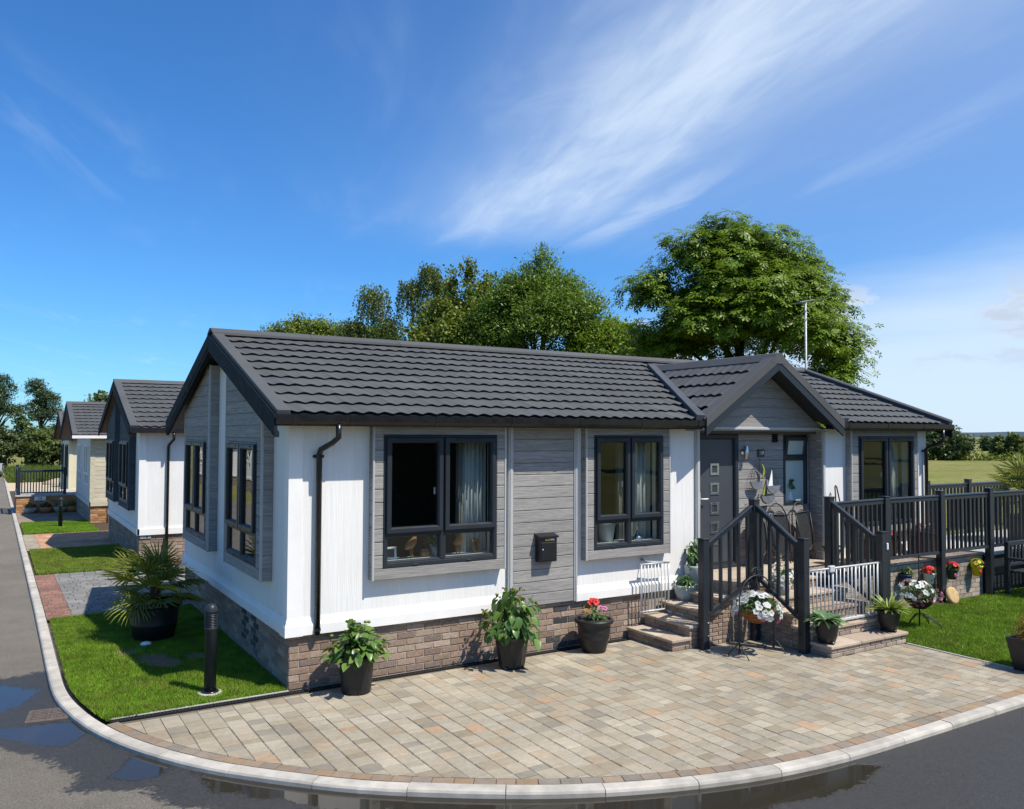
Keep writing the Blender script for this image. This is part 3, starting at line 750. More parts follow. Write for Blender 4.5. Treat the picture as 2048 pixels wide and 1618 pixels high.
def gully():
    c = (-2.175, .60, -.055); t = thing('drain_grate', c, 'square rusty iron drain grate in the wet road beside the curved kerb', 'drain grate', rz=R(-8))
    w = .185
    f = MB().cbox((-w, -w, -.02), (w, -w+.035, .012)).cbox((-w, w-.035, -.02), (w, w, .012)).cbox((-w, -w+.035, -.02), (-w+.045, w-.035, .012)).cbox((w-.045, -w+.035, -.02), (w, w-.035, .012))
    part(t, 'frame', f, 'rusty_iron', local=True)
    part(t, 'pit', MB().box((-w+.02, -w+.02, -.3), (w-.02, w-.02, -.019)), 'black_plastic', local=True)
    part(t, 'cross_bar', MB().cbox((-.014, -w+.035, -.018), (.014, w-.035, .010)), 'rusty_iron', local=True)
    for k in range(6):
        y = -w+.035+.05*k+.018; part(t, 'bar', MB().cbox((-w+.045, y, -.018), (-.014, y+.022, .008)), 'rusty_iron', local=True)
        part(t, 'bar', MB().cbox((.014, y, -.018), (w-.045, y+.022, .008)), 'rusty_iron', local=True)
gully()

# ------------------------------------------------------------------ building kit
def holed(mb, u0, u1, v0, v1, holes, n0, n1):
    us = sorted({u0, u1, *[min(max(h[i], u0), u1) for h in holes for i in (0, 2)]}); vs = sorted({v0, v1, *[min(max(h[i], v0), v1) for h in holes for i in (1, 3)]})
    for a, b in zip(us, us[1:]):
        for c, d in zip(vs, vs[1:]):
            m = ((a+b)/2, (c+d)/2)
            if not any(h[0] < m[0] < h[2] and h[1] < m[1] < h[3] for h in holes): mb.box((a, c, n0), (b, d, n1))
    return mb
def boards(parent, fr, u0, u1, v0, v1, step, n0, th, mat, holes=(), lim=None, name='board', gap=.007):
    v = v0
    while v < v1-.02:
        ve = min(v+step, v1); cuts = sorted({v, ve, *[c for h in holes for c in (h[1], h[3]) if v+.015 < c < ve-.015]})
        for a, b in zip(cuts, cuts[1:]):
            iv = [(u0, u1)]
            for h in holes:
                if h[1] < (a+b)/2 < h[3]:
                    nv = []
                    for p, q in iv:
                        if h[0] > p: nv.append((p, min(q, h[0])))
                        if h[2] < q: nv.append((max(p, h[2]), q))
                    iv = [(p, q) for p, q in nv if q-p > .01]
            bb = b-gap if b == ve else b
            for p, q in iv:
                mb = MB(fr)
                if lim is None: mb.cbox((p, a, n0), (q, bb, n0+th), min(.005, (bb-a)*.3))
                else:
                    (la, ra), (lb, rb) = lim(a), lim(bb)
                    P = [(max(p, la), a), (min(q, ra), a), (min(q, rb), bb), (max(p, lb), bb)]
                    if P[1][0]-P[0][0] < .02: continue
                    if P[2][0]-P[3][0] < .0: P = [P[0], P[1], ((P[0][0]+P[1][0])/2, bb)]
                    mb.prism(P, n0, n0+th)
                part(parent, name, mb, mat)
        v += step
def window(home, fr, u0, v0, u1, v1, mulls, trans, glass='glass', mat='anthracite', handle=True, casement=True):
    w = part(home, 'window', MB(fr).ring(u0, v0, u1, v1, .055, -.07, .014), mat)
    edges = [u0+.04]+list(mulls)+[u1-.04]
    for m in mulls: part(w, 'mullion', MB(fr).cbox((m-.026, v0+.05, -.06), (m+.026, v1-.05, .012), .006), mat)
    for k in range(len(edges)-1):
        a = edges[k]+(.012 if k else -.012); b = edges[k+1]-(.012 if k < len(edges)-2 else -.012)
        lo = v0+.04
        if trans:
            part(w, 'transom', MB(fr).cbox((a+.012, trans-.026, -.06), (b-.012, trans+.026, .011), .006), mat)
            part(w, 'bead', MB(fr).ring(a+.008, v0+.046, b-.008, trans-.02, .026, -.05, .006), mat)
            part(w, 'pane', MB(fr).box((a+.03, v0+.068, -.026), (b-.03, trans-.042, -.018)), glass)
            lo = trans+.004
        part(w, 'sash', MB(fr).ring(a, lo, b, v1-.028, .066, -.045, .046, .016), mat)
        part(w, 'pane', MB(fr).box((a+.06, lo+.06, -.002), (b-.06, v1-.028-.06, .006)), glass)
        if casement:
            part(w, 'trickle_vent', MB(fr).cbox((a+.14, v1-.062, .044), (b-.14, v1-.045, .056), .003), mat)
    if handle:
        h = edges[1]-.085; part(w, 'handle', MB(fr).cbox((h-.010, trans+.42, -.05), (h+.010, trans+.50, -.035)).tube([(h, trans+.47, -.04), (h+.01, trans+.44, -.045), (h+.05, trans+.56, -.05)], .008, 6), 'white_paint')
    for k in (0, len(edges)-2):
        c = (edges[k]+edges[k+1])/2; part(w, 'drain_cap', MB(fr).cbox((c-.035, v0+.012, .012), (c+.035, v0+.026, .022), .003), mat)
    return w
def bay(home, fr, u0, u1, v0, v1, hole, depth, mat='cladding', lim=None, trims=True, step=.146, trim='trim_grey'):
    mb = MB(fr)
    if lim is None: holed(mb, u0+.006, u1-.006, v0+.008, v1, [hole], .006, depth-.004)
    else:
        holed(mb, u0+.006, u1-.006, v0+.008, hole[3]+.05, [hole], .006, depth-.004)
        (a0, b0), (a1, b1) = lim(hole[3]+.05), lim(v1-.002)
        P = [(u0+.006, hole[3]+.05), (u1-.006, hole[3]+.05)]
        tops = [(u, lim.top(u)-.01) for u in (u1-.006, u0+.006)]; mb.prism(P+tops, .006, depth-.004)
    b = part(home, 'bay', mb, mat)
    # front boards: one wide board below the window, narrow courses beside and above it
    part(b, 'board', MB(fr).cbox((u0, v0, depth-.004), (u1, hole[1]-.004, depth+.010), .005), mat)
    boards(b, fr, u0, u1, hole[1], v1, step, depth-.004, .013, mat, [hole], lim)
    # returns
    for u, sgn in ((u0, 1), (u1, -1)):
        v = v0; top = lim.top(u) if lim else v1
        while v < top-.02:
            e = min(v+step, top); part(b, 'return_board', MB(fr).cbox((min(u, u+sgn*.012), v, .0), (max(u, u+sgn*.012), e-.007, depth-.002), .004), mat); v += step
        if trims: part(b, 'corner_trim', MB(fr).cbox((u-.003 if sgn > 0 else u-.019, v0-.006, depth-.012), (u+.019 if sgn > 0 else u+.003, top, depth+.016), .003), trim)
    return b
class Bricks:
    def __init__(s): s.items = []
    def wall(s, fr, u0, u1, v0, nc, mat='brick', ch=.075, L=.225, dark=None, phase=0):
        for c in range(nc):
            u = u0-(L/2 if (c+phase) % 2 else 0)
            while u < u1-.01:
                a = max(u, u0); b = min(u+L, u1)
                if b-a > .03:
                    m = mat
                    if dark and dark((a+b)/2, c): m = 'brick_dark'
                    s.items.append((fr((( a+b)/2, v0+ch*(c+.5), 0)), fr, round(b-a-.010, 3), m, ch))
                u += L
    def done(s, parent, nobj, name='brick'):
        s.items.sort(key=lambda t: dcam(t[0])); cache = {}; rest = {}
        for k, (p, fr, l, m, ch) in enumerate(s.items):
            if k < nobj:
                key = (l, m, ch, random.randrange(2))
                if key not in cache:
                    j = lambda: random.uniform(-.0022, .0022)
                    mb = MB().cbox((-l/2, -(ch-.010)/2, -.045), (l/2, (ch-.010)/2, .0), .004); mb.V = [(x+j(), y+j(), z+j()) for x, y, z in mb.V]
                    cache[key] = mesh(mb, name, m)
                rot = fr_rot(fr) @ Matrix.Rotation(random.uniform(-.006, .006), 3, 'Z')
                inst(parent, name, cache[key], p+fr.n*random.uniform(-.002, .002), rot)
            else:
                rest.setdefault(m, MB()).__class__
                q = rest[m]; q.fr = Fr(p, fr.u, fr.v, fr.n); q.box((-l/2, -(ch-.010)/2, -.045), (l/2, (ch-.010)/2, random.uniform(-.002, .002)))
        for m, q in rest.items(): part(parent, name+'s', q, m, kind='stuff')
def tilemesh(w, l, mat='roof_tile'):
    k = 8; V = []
    def pr(t): return abs(math.cos(math.pi*t))**1.5
    for s, dn, am in ((.004, .000, .012), (-.030, .026, .013), (l*.45, .015, .007), (l+.01, .002, .004)):
        for i in range(k+1): V.append((w*i/k, s-(.024*(1-pr(i/k)) if s < .01 else 0), am*pr(i/k)+dn))
    F = [(r*(k+1)+i, r*(k+1)+i+1, (r+1)*(k+1)+i+1, (r+1)*(k+1)+i) for r in range(3) for i in range(k)]
    mb = MB(); mb.add(V, F); return mb
def tiles(roof, fr, U, SL, nobj, row=.325, col=.176, keep=None, u0=.12, mat='roof_tile'):
    """fr: u along the eave, v up the slope, n the slope's normal"""
    nr = int(round((SL-.10)/row)); row = (SL-.10)/nr; mb = tilemesh(col, row); me = mesh(mb, 'roof_tile', mat)
    items = []; nc = int((U-2*u0)//col)
    for r in range(nr):
        for c in range(nc):
            p = (u0+c*col, .04+r*row, 0)
            if keep and not keep(fr((p[0]+col/2, p[1]+row/2, 0))): continue
            items.append((dcam(fr(p)), fr(p)))
    items.sort(key=lambda t: t[0]); rest = MB(); rot = fr_rot(fr)
    for k, (d, p) in enumerate(items):
        if k < nobj: inst(roof, 'roof_tile', me, p+fr.n*random.uniform(-.002, .002), rot)
        else: rest.fr = Fr(p, fr.u, fr.v, fr.n); rest.add(mb.V, mb.F)
    if rest.V: part(roof, 'roof_tiles', rest, mat, kind='stuff')
def downpipe(home, pts, mat='black_plastic', r=.031, clips=()):
    dp = part(home, 'downpipe', MB().tube(pts, r, 10), mat, True)
    for z in clips:
        p = pts[-1]; part(dp, 'pipe_clip', MB().lathe([(r+.007, 0), (r+.007, .03)], 10, (p[0], p[1], z)).box((p[0]-.06, p[1]+.02, z), (p[0]+.06, p[1]+.04, z+.03)), mat)
    return dp

class Lim:
    """gable slope limit for boards in a frame whose u runs along the gable"""
    def __init__(s, mid, half, vb, vt): s.m, s.h, s.b, s.t = mid, half, vb, vt
    def __call__(s, v):
        k = max(0., min(1., (s.t-v)/(s.t-s.b))); return (s.m-s.h*k, s.m+s.h*k) if v > s.b else (-99, 99)
    def top(s, u): return s.t-(s.t-s.b)*abs(u-s.m)/s.h

# ------------------------------------------------------------------ the park home at number 19
SLOPE = Vector((0, 3.18, 1.13)).normalized(); SNORM = Vector((0, -1.13, 3.18)).normalized(); SLEN = math.hypot(3.18, 1.13)
zm = lambda y: 2.90+.3553*(y+.33)
zp = lambda x: 3.86-.6575*abs(x-7.13)
def home19():
    H = thing('park_home', (5.7, 2.85, 0), 'long white and grey clad park home with dark tiled roof and front porch', 'house')
    F0 = Fr((0, 0, 0)); FG = Fr((0, 0, 0), (0, 1, 0), (0, 0, 1), (-1, 0, 0)); FGr = Fr((0, 5.7, 0), (0, -1, 0), (0, 0, 1), (-1, 0, 0))
    W1 = (1.0, 1.21, 2.46, 2.69); W2 = (3.92, 1.21, 5.10, 2.69); W3 = (9.31, 1.21, 10.81, 2.69)
    REC = (5.86, .55, 8.56, 2.775)
    # shell
    mb = MB(F0); holed(mb, .0, 11.35, .58, 2.795, [W1, W2, W3, REC], -.10, .015)
    fg = MB(FG); G1 = (.80, 1.19, 2.20, 2.60); G2 = (3.50, 1.19, 4.90, 2.60)
    holed(fg, .10, 5.70, .58, 2.70, [G1, G2], -.10, .015); fg.prism([(-.0, 2.70), (5.70, 2.70), (5.70, 2.72), (2.85, 3.86), (-.0, 2.72)], -.10, .014)
    mb.V += fg.V; b = len(mb.V)-len(fg.V); mb.F += [tuple(i+b for i in f) for f in fg.F]
    mb.fr = None; mb.box((11.25, .1, .58), (11.365, 5.60, 2.79)).box((0, 5.60, .58), (11.35, 5.715, 2.79))
    wall = part(H, 'wall', mb, 'white_wall')
    # interior: floor, ceiling, partitions
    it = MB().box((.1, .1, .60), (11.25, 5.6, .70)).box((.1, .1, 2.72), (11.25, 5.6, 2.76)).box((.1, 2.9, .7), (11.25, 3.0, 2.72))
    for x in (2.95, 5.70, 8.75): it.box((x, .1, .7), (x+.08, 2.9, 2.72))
    part(H, 'interior', it, 'interior')
    # skirting and corner post
    sk = [(.565, .0), (.565, .052), (.665, .052), (.700, .030), (.745, .022), (.745, .0)]
    def skirt(fr, a, b):
        m = MB(fr); k = len(sk); m.add([(a, v, n) for v, n in sk]+[(b, v, n) for v, n in sk], [tuple(range(k)), tuple(range(k, 2*k))]+[(i, (i+1) % k, k+(i+1) % k, k+i) for i in range(k)])
        part(H, 'skirting', m, 'white_trim')
    skirt(F0, .12, 2.70); skirt(F0, 3.69, 5.84); skirt(F0, 8.58, 11.35); skirt(FG, .12, 5.70)
    part(H, 'corner_post', MB().box((-.034, -.034, .745), (.115, .10, 2.79)).box((-.034, .10, .745), (.10, .115, 2.79)), 'white_trim')
    part(H, 'corner_base', MB().prism([(-.062, -.062), (.13, -.062), (.13, .13), (-.062, .13)], .562, .672).add([(-.060, -.060, .672), (.128, -.060, .672), (.128, .128, .672), (-.060, .128, .672), (-.036, -.036, .748), (.117, -.036, .748), (.117, .117, .748), (-.036, .117, .748)], [(0,1,5,4),(1,2,6,5),(2,3,7,6),(3,0,4,7),(4,5,6,7)]), 'white_trim')
    # brick plinth
    part(H, 'mortar_core', MB().box((.008, .008, -.1), (11.34, 5.69, .595)), 'mortar')
    B = Bricks()
    def dk(u, c): return (c % 2 == 0 and 3.30 < u < 3.80 and (u*10+c*.7) % 2.6 < 1.5) or (c % 2 == 1 and 3.35 < u < 3.72 and (u*10+c*1.3) % 2.9 < 1.4)
    B.wall(F0, 0, 4.95, .0, 8, dark=dk)
    B.wall(FGr, 0, 5.7, .0, 8, dark=lambda u, c: 3.5 < u < 4.4 and (int(u*4.44)+c) % 2 == 0 and 1 < c < 7, phase=1)
    B.wall(F0, 8.6, 11.35, .6, 1)
    B.done(H, 300)
    # bays and windows on the front
    for (a, b, wn) in ((.875, 2.585, W1), (3.79, 5.225, W2), (9.13, 10.93, W3)):
        f = Fr((0, -.015, 0)); bay(H, f, a, b, 1.085, 2.795, wn, .105)
        window(H, Fr((0, -.120, 0)), wn[0], wn[1], wn[2], wn[3], [(wn[0]+wn[2])/2+(.01 if wn is W1 else 0)], 1.585)
    # grey panel beside the post box
    fp = Fr((0, -.015, 0)); part(H, 'panel_back', MB(fp).box((2.70, .575, .0), (3.69, 2.795, .016)), 'cladding')
    boards(H, fp, 2.745, 3.655, .578, 2.795, .1475, .014, .014, 'cladding')
    for a, b in ((2.668, 2.742), (3.658, 3.712)): part(H, 'cover_strip', MB(fp).cbox((a, .568, .0), (b, 2.795, .040), .006).cbox((a+.02, .57, .039), (b-.02, 2.79, .050), .004), 'trim_grey')
    # gable bays up to the roof
    for (a, b, wn) in ((.60, 2.35, G1), (3.35, 5.10, G2)):
        lm = Lim(2.85, 3.18, 2.72, 3.83)
        f = Fr((-.015, 0, 0), (0, 1, 0), (0, 0, 1), (-1, 0, 0))
        bay(H, f, a, b, 1.055, 3.80, wn, .125, lim=lm)
        window(H, Fr((-.140, 0, 0), (0, 1, 0), (0, 0, 1), (-1, 0, 0)), wn[0], wn[1], wn[2], wn[3], [(wn[0]+wn[2])/2], 1.56, glass='glass_gable', handle=False)
    # roof deck, tiles
    O = Vector((-.25, -.33, 2.90)); U = 11.85; ff = Fr(O, (1, 0, 0), SLOPE, SNORM)
    mb = MB(ff).box((.0, .0, -.13), (5.93, SLEN, .0)).box((5.93, .42, -.13), (8.84, SLEN, .0)).box((8.84, .0, -.13), (U, SLEN, .0))
    fb = Fr((11.60, 6.03, 2.90), (-1, 0, 0), (0, -SLOPE.y, SLOPE.z), (0, -SNORM.y, SNORM.z)); m2 = MB(fb).box((0, 0, -.13), (U, SLEN, .03))
    b = len(mb.V); mb.V += m2.V; mb.F += [tuple(i+b for i in f) for f in m2.F]
    roof = part(H, 'roof', mb, 'anthracite')
    part(roof, 'verge_tile', MB(ff).cbox((-.012, -.02, -.03), (.13, SLEN, .052), .006), 'roof_tile'); part(roof, 'verge_tile', MB(ff).cbox((U-.12, -.02, -.03), (U+.012, SLEN, .085), .02), 'roof_tile')
    part(roof, 'verge_tile', MB(fb).cbox((U-.13, -.02, -.03), (U+.012, SLEN, .052), .006), 'roof_tile')
    def keep(p):
        if abs(p.x-7.13) < 1.62 and zp(p.x)+.13 > zm(p.y): return False
        return True
    tiles(roof, ff, U, SLEN, 300, keep=keep)
    rx = MB(); prf = [(2.85-.17, zm(2.85)-.020), (2.85-.165, zm(2.85)+.012), (2.85-.06, zm(2.85)+.070), (2.85, zm(2.85)+.082), (2.85+.06, zm(2.85)+.070), (2.85+.165, zm(2.85)+.012), (2.85+.17, zm(2.85)-.02)]
    x = -.262; k = 0
    while x < 11.6:
        e = min(x+1.35, 11.612); m = MB(Fr((0, 0, 0), (0, 1, 0), (0, 0, 1), (1, 0, 0))).prism(prf, x, e-.004); part(roof, 'ridge_cap', m, 'roof_tile'); x = e if e < 11.61 else 99
    # bargeboards on both gable ends
    for xx, xo in ((-.285, -.250), (11.60, 11.63)):
        for ya, yb in ((-.345, 2.85), (2.85, 6.045)):
            za, zb = (2.885, 4.015) if ya < 0 else (4.015, 2.885)
            m = MB(Fr((0, 0, 0), (0, 1, 0), (0, 0, 1), (1, 0, 0))).prism([(ya, za-.17), (yb, zb-.17), (yb, zb+.01), (ya, za+.01)], xx, xo); part(H, 'bargeboard', m, 'barge')
            m = MB(Fr((0, 0, 0), (0, 1, 0), (0, 0, 1), (1, 0, 0))).prism([(ya, za-.225), (yb, zb-.225), (yb, zb-.172), (ya, za-.172)], xx+.008, xo+.02); part(H, 'barge_trim', m, 'barge')
    # eaves: fascia, soffit, gutter
    for a, b in ((-.25, 5.68), (8.60, 11.60)):
        part(H, 'fascia', MB().box((a, -.285, 2.785), (b, -.262, 2.905)).box((a, -.262, 2.797), (b, -.016, 2.812)), 'black_plastic')
        g = part(H, 'gutter', MB(Fr((0, 0, 0), (0, 1, 0), (0, 0, 1), (1, 0, 0))).prism([(-.286, 2.895), (-.286, 2.815), (-.305, 2.795), (-.350, 2.795), (-.372, 2.825), (-.378, 2.895), (-.366, 2.895), (-.360, 2.83), (-.345, 2.808), (-.31, 2.808), (-.297, 2.822), (-.297, 2.895)], a-.02, b+.03), 'black_plastic')
        x = a+.15
        while x < b:
            part(g, 'gutter_bracket', MB(Fr((0, 0, 0), (0, 1, 0), (0, 0, 1), (1, 0, 0))).prism([(-.286, 2.899), (-.286, 2.811), (-.304, 2.790), (-.352, 2.790), (-.377, 2.823), (-.383, 2.899)], x, x+.045), 'black_plastic'); x += 1.0 if x > .3 else .62
    downpipe(H, [(.40, -.335, 2.80), (.40, -.335, 2.66), (.36, -.26, 2.60), (.295, -.085, 2.53), (.285, -.066, 2.48), (.285, -.066, .56)], clips=(2.44, .60))
    downpipe(H, [(11.35, -.335, 2.80), (11.35, -.335, 2.62), (11.33, -.27, 2.56), (11.27, -.10, 2.50), (11.265, -.07, 2.46), (11.265, -.066, .75)], clips=(2.42,))
    # porch: recessed wall, return, soffit beam, gable
    fr_ = Fr((0, .25, 0))
    DOOR = (6.00, .70, 6.93, 2.72); WC = (7.94, 1.60, 8.50, 2.71)
    pw = part(H, 'porch_wall', holed(MB(fr_), 5.86, 8.56, .60, 2.775, [DOOR, WC], -.08, .0), 'cladding')
    boards(pw, fr_, 5.872, 8.548, .70, 2.775, .1475, -.002, .014, 'cladding', [DOOR, WC])
    fret = Fr((8.56, 0, 0), (0, 1, 0), (0, 0, 1), (-1, 0, 0))
    rw = part(H, 'porch_return', MB(fret).box((-.0, .60, -.02), (.25, 2.775, -.004)), 'cladding'); boards(rw, fret, -.002, .236, .70, 2.775, .1475, -.006, .012, 'cladding')
    part(H, 'porch_return', MB().box((5.78, -.004, .6), (5.86, .25, 2.775)), 'cladding')
    part(H, 'porch_soffit', MB().box((5.80, -.012, 2.777), (8.62, .26, 2.792)), 'white_trim')
    part(H, 'cover_strip', MB().cbox((5.785, -.050, .70), (5.865, -.016, 2.80), .005).cbox((5.80, -.062, .70), (5.815, -.049, 2.80), .003), 'trim_grey')
    part(H, 'cover_strip', MB().cbox((8.548, -.042, .70), (8.600, -.016, 2.80), .005), 'trim_grey')
    part(H, 'cover_strip', MB().cbox((5.79, -.045, 2.780), (8.60, -.016, 2.822), .005), 'trim_grey')
    lm = Lim(7.13, 1.46, 2.765, 3.72); fgab = Fr((0, -.016, 0))
    gw = part(H, 'porch_gable', MB(fgab).prism([(5.60, 2.76), (8.66, 2.76), (7.13, 3.78)], -.05, .0), 'cladding')
    boards(gw, fgab, 5.5, 8.8, 2.823, 3.70, .1475, .0, .013, 'cladding', lim=lm)
    # porch roof
    a = math.atan(.6575); sd = Vector((math.cos(a), 0, math.sin(a))); sn = Vector((-math.sin(a), 0, math.cos(a))); PL = 1.46/math.cos(a)
    fl = Fr((5.67, 2.37, 2.90), (0, -1, 0), sd, sn); frr = Fr((8.59, -.38, 2.90), (0, 1, 0), (-sd.x, 0, sd.z), (-sn.x, 0, sn.z))
    pd = MB(fl); pd.add([(2.75, 0, -.10), (2.75, PL, -.10), (0, PL, -.10), (2.70, 0, -.10), (2.75, 0, -.01), (2.75, PL, -.01), (0, PL, -.01), (2.70, 0, -.01)], [(0,1,2,3),(4,5,6,7),(0,4,5,1),(1,5,6,2),(2,6,7,3),(3,7,4,0)])
    m2 = MB(frr); m2.add([(0, 0, -.10), (0, PL, -.10), (2.75, PL, -.10), (.05, 0, -.10), (0, 0, -.01), (0, PL, -.01), (2.75, PL, -.01), (.05, 0, -.01)], [(0,1,2,3),(4,5,6,7),(0,4,5,1),(1,5,6,2),(2,6,7,3),(3,7,4,0)])
    b = len(pd.V); pd.V += m2.V; pd.F += [tuple(i+b for i in f) for f in m2.F]
    pr = part(H, 'porch_roof', pd, 'anthracite')
    tiles(pr, fl, 2.75, PL, 80, row=.33, keep=lambda p: zp(p.x) > zm(p.y)+.035 and p.y > -.30, u0=.0)
    tiles(pr, frr, 2.75, PL, 10, row=.33, keep=lambda p: zp(p.x) > zm(p.y)+.035 and p.y > -.20, u0=.16)
    fy = Fr((0, 0, 0), (1, 0, 0), (0, 0, 1), (0, -1, 0))
    for sg in (-1, 1):
        e = 7.13+sg*1.475; q = lambda x, d: (x, zp(x)+d)
        part(pr, 'verge_tile', MB(fy).prism([q(7.13, .055), q(e, .055), q(e, -.075), q(7.13, -.075)], .345, .400), 'roof_tile')
        f2 = fl if sg < 0 else frr
        part(pr, 'verge_tile', MB(f2).cbox((2.56 if sg < 0 else .0, -.02, .0), (2.745 if sg < 0 else .16, PL-.01, .048), .006), 'roof_tile')
        part(pr, 'bargeboard', MB(fy).prism([q(7.13, -.078), q(e, -.078), q(e, -.20), q(7.13, -.20)], .350, .392), 'anthracite')
        part(pr, 'foot_board', MB(fy).box((min(e, e-sg*.10), 2.735, .352), (max(e, e-sg*.10), 2.86, .390)) if False else MB(fy).prism([(e, 2.76), (e-sg*.001, 2.90), (e-sg*.13, 2.90), (e-sg*.13, 2.76)], .353, .389), 'anthracite')
    x0 = 7.13; m = MB(fy).prism([(x0-.16, 3.755), (x0-.155, 3.795), (x0-.05, 3.905), (x0, 3.918), (x0+.05, 3.905), (x0+.155, 3.795), (x0+.16, 3.755)], -2.42, .402); part(pr, 'ridge_cap', m, 'roof_tile')
    part(pr, 'eave_soffit', MB().box((8.46, -.352, 2.800), (8.605, -.046, 2.815)).box((5.665, -.352, 2.800), (5.785, -.016, 2.815)), 'anthracite')
    part(pr, 'eave_soffit', MB().add([(8.605, -.352, 2.80), (8.605, -.046, 2.80), (8.605, -.046, 2.95), (8.605, -.352, 2.95)], [(0, 1, 2, 3)]).box((8.60, -.35, 2.80), (8.612, -.30, 2.95)), 'anthracite')
    # lead valleys
    for sg in (-1, 1):
        A = Vector((7.13+sg*1.46, -.34, 2.90)); Bv = Vector((7.13, 2.37, 3.86)); nm = SNORM; side = Vector((sg, 0, 0))
        vs = [A+nm*.075, Bv+nm*.075, Bv+nm*.082+side*.17, A+nm*.082+side*.17, A-nm*.02, Bv-nm*.02, Bv-nm*.02+side*.17, A-nm*.02+side*.17]
        part(roof, 'valley', MB().add(vs, [(0,1,2,3),(7,6,5,4),(0,4,5,1),(1,5,6,2),(2,6,7,3),(3,7,4,0)]), 'lead')
    # front door
    d0, dz0, d1, dz1 = DOOR
    D = part(H, 'door', MB(fr_).ring(d0, dz0, d1, dz1, .085, -.06, .030, .016).box((d0+.085, dz0+.0, -.05), (d1-.085, dz0+.10, .02)), 'anthracite')
    part(D, 'door_leaf', MB(fr_).cbox((d0+.075, dz0+.10, -.05), (d1-.075, dz1-.075, -.012), .006), 'door_paint')
    part(D, 'threshold', MB(fr_).cbox((d0+.05, dz0+.02, -.01), (d1-.05, dz0+.06, .07), .006), 'anthracite')
    for z in (2.19, 1.90, 1.605, 1.32):
        c = 6.455
        part(D, 'glazing_frame', MB(fr_).ring(c-.088, z-.088, c+.088, z+.088, .036, -.014, .0, .004), 'steel')
        part(D, 'pane', MB(fr_).box((c-.056, z-.056, -.013), (c+.056, z+.056, -.009)), 'glass')
    part(D, 'handle', MB(fr_).cbox((6.135, 1.62, -.013), (6.160, 1.86, .0), .003).tube([(6.148, 1.76, 0), (6.148, 1.76, .045), (6.165, 1.76, .055), (6.26, 1.76, .055)], .010, 8), 'white_paint')
    part(D, 'letter_plate', MB(fr_).cbox((6.33, 1.06, -.013), (6.58, 1.125, -.003), .003), 'steel')
    # narrow frosted window with a small top light
    w0, z0, w1, z1 = WC; tr = 2.33
    wc = part(H, 'window', MB(fr_).ring(w0, z0, w1, z1, .055, -.06, .020), 'anthracite')
    part(wc, 'transom', MB(fr_).cbox((w0+.05, tr-.03, -.05), (w1-.05, tr+.03, .016), .006), 'anthracite')
    part(wc, 'pane', MB(fr_).box((w0+.05, z0+.05, -.03), (w1-.05, tr-.025, -.02)), 'frosted_glass')
    fs = Fr((0, .25-.020, z1-.03), (1, 0, 0), (0, math.sin(R(8))*-1, math.cos(R(8))), (0, -math.cos(R(8)), -math.sin(R(8))))
    sh = z1-.03-tr
    part(wc, 'sash', MB(fs).ring(w0+.03, -sh, w1-.03, 0, .065, -.01, .045, .016), 'anthracite'); part(wc, 'pane', MB(fs).box((w0+.09, -sh+.06, .01), (w1-.09, -.06, .018)), 'frosted_glass')
    v = part(H, 'vent', MB(fr_).box((7.68, 2.585, .010), (7.80, 2.725, .018)), 'black_plastic')
    for k in range(4): part(v, 'louvre', MB(fr_).add([(7.68, 2.60+.033*k, .018), (7.80, 2.60+.033*k, .018), (7.80, 2.60+.033*k, .042), (7.68, 2.60+.033*k, .042), (7.68, 2.628+.033*k, .018), (7.80, 2.628+.033*k, .018)], [(0,1,2,3),(3,2,5,4),(0,3,4),(1,5,2),(0,4,5,1)]), 'black_plastic')
    return H
home19()

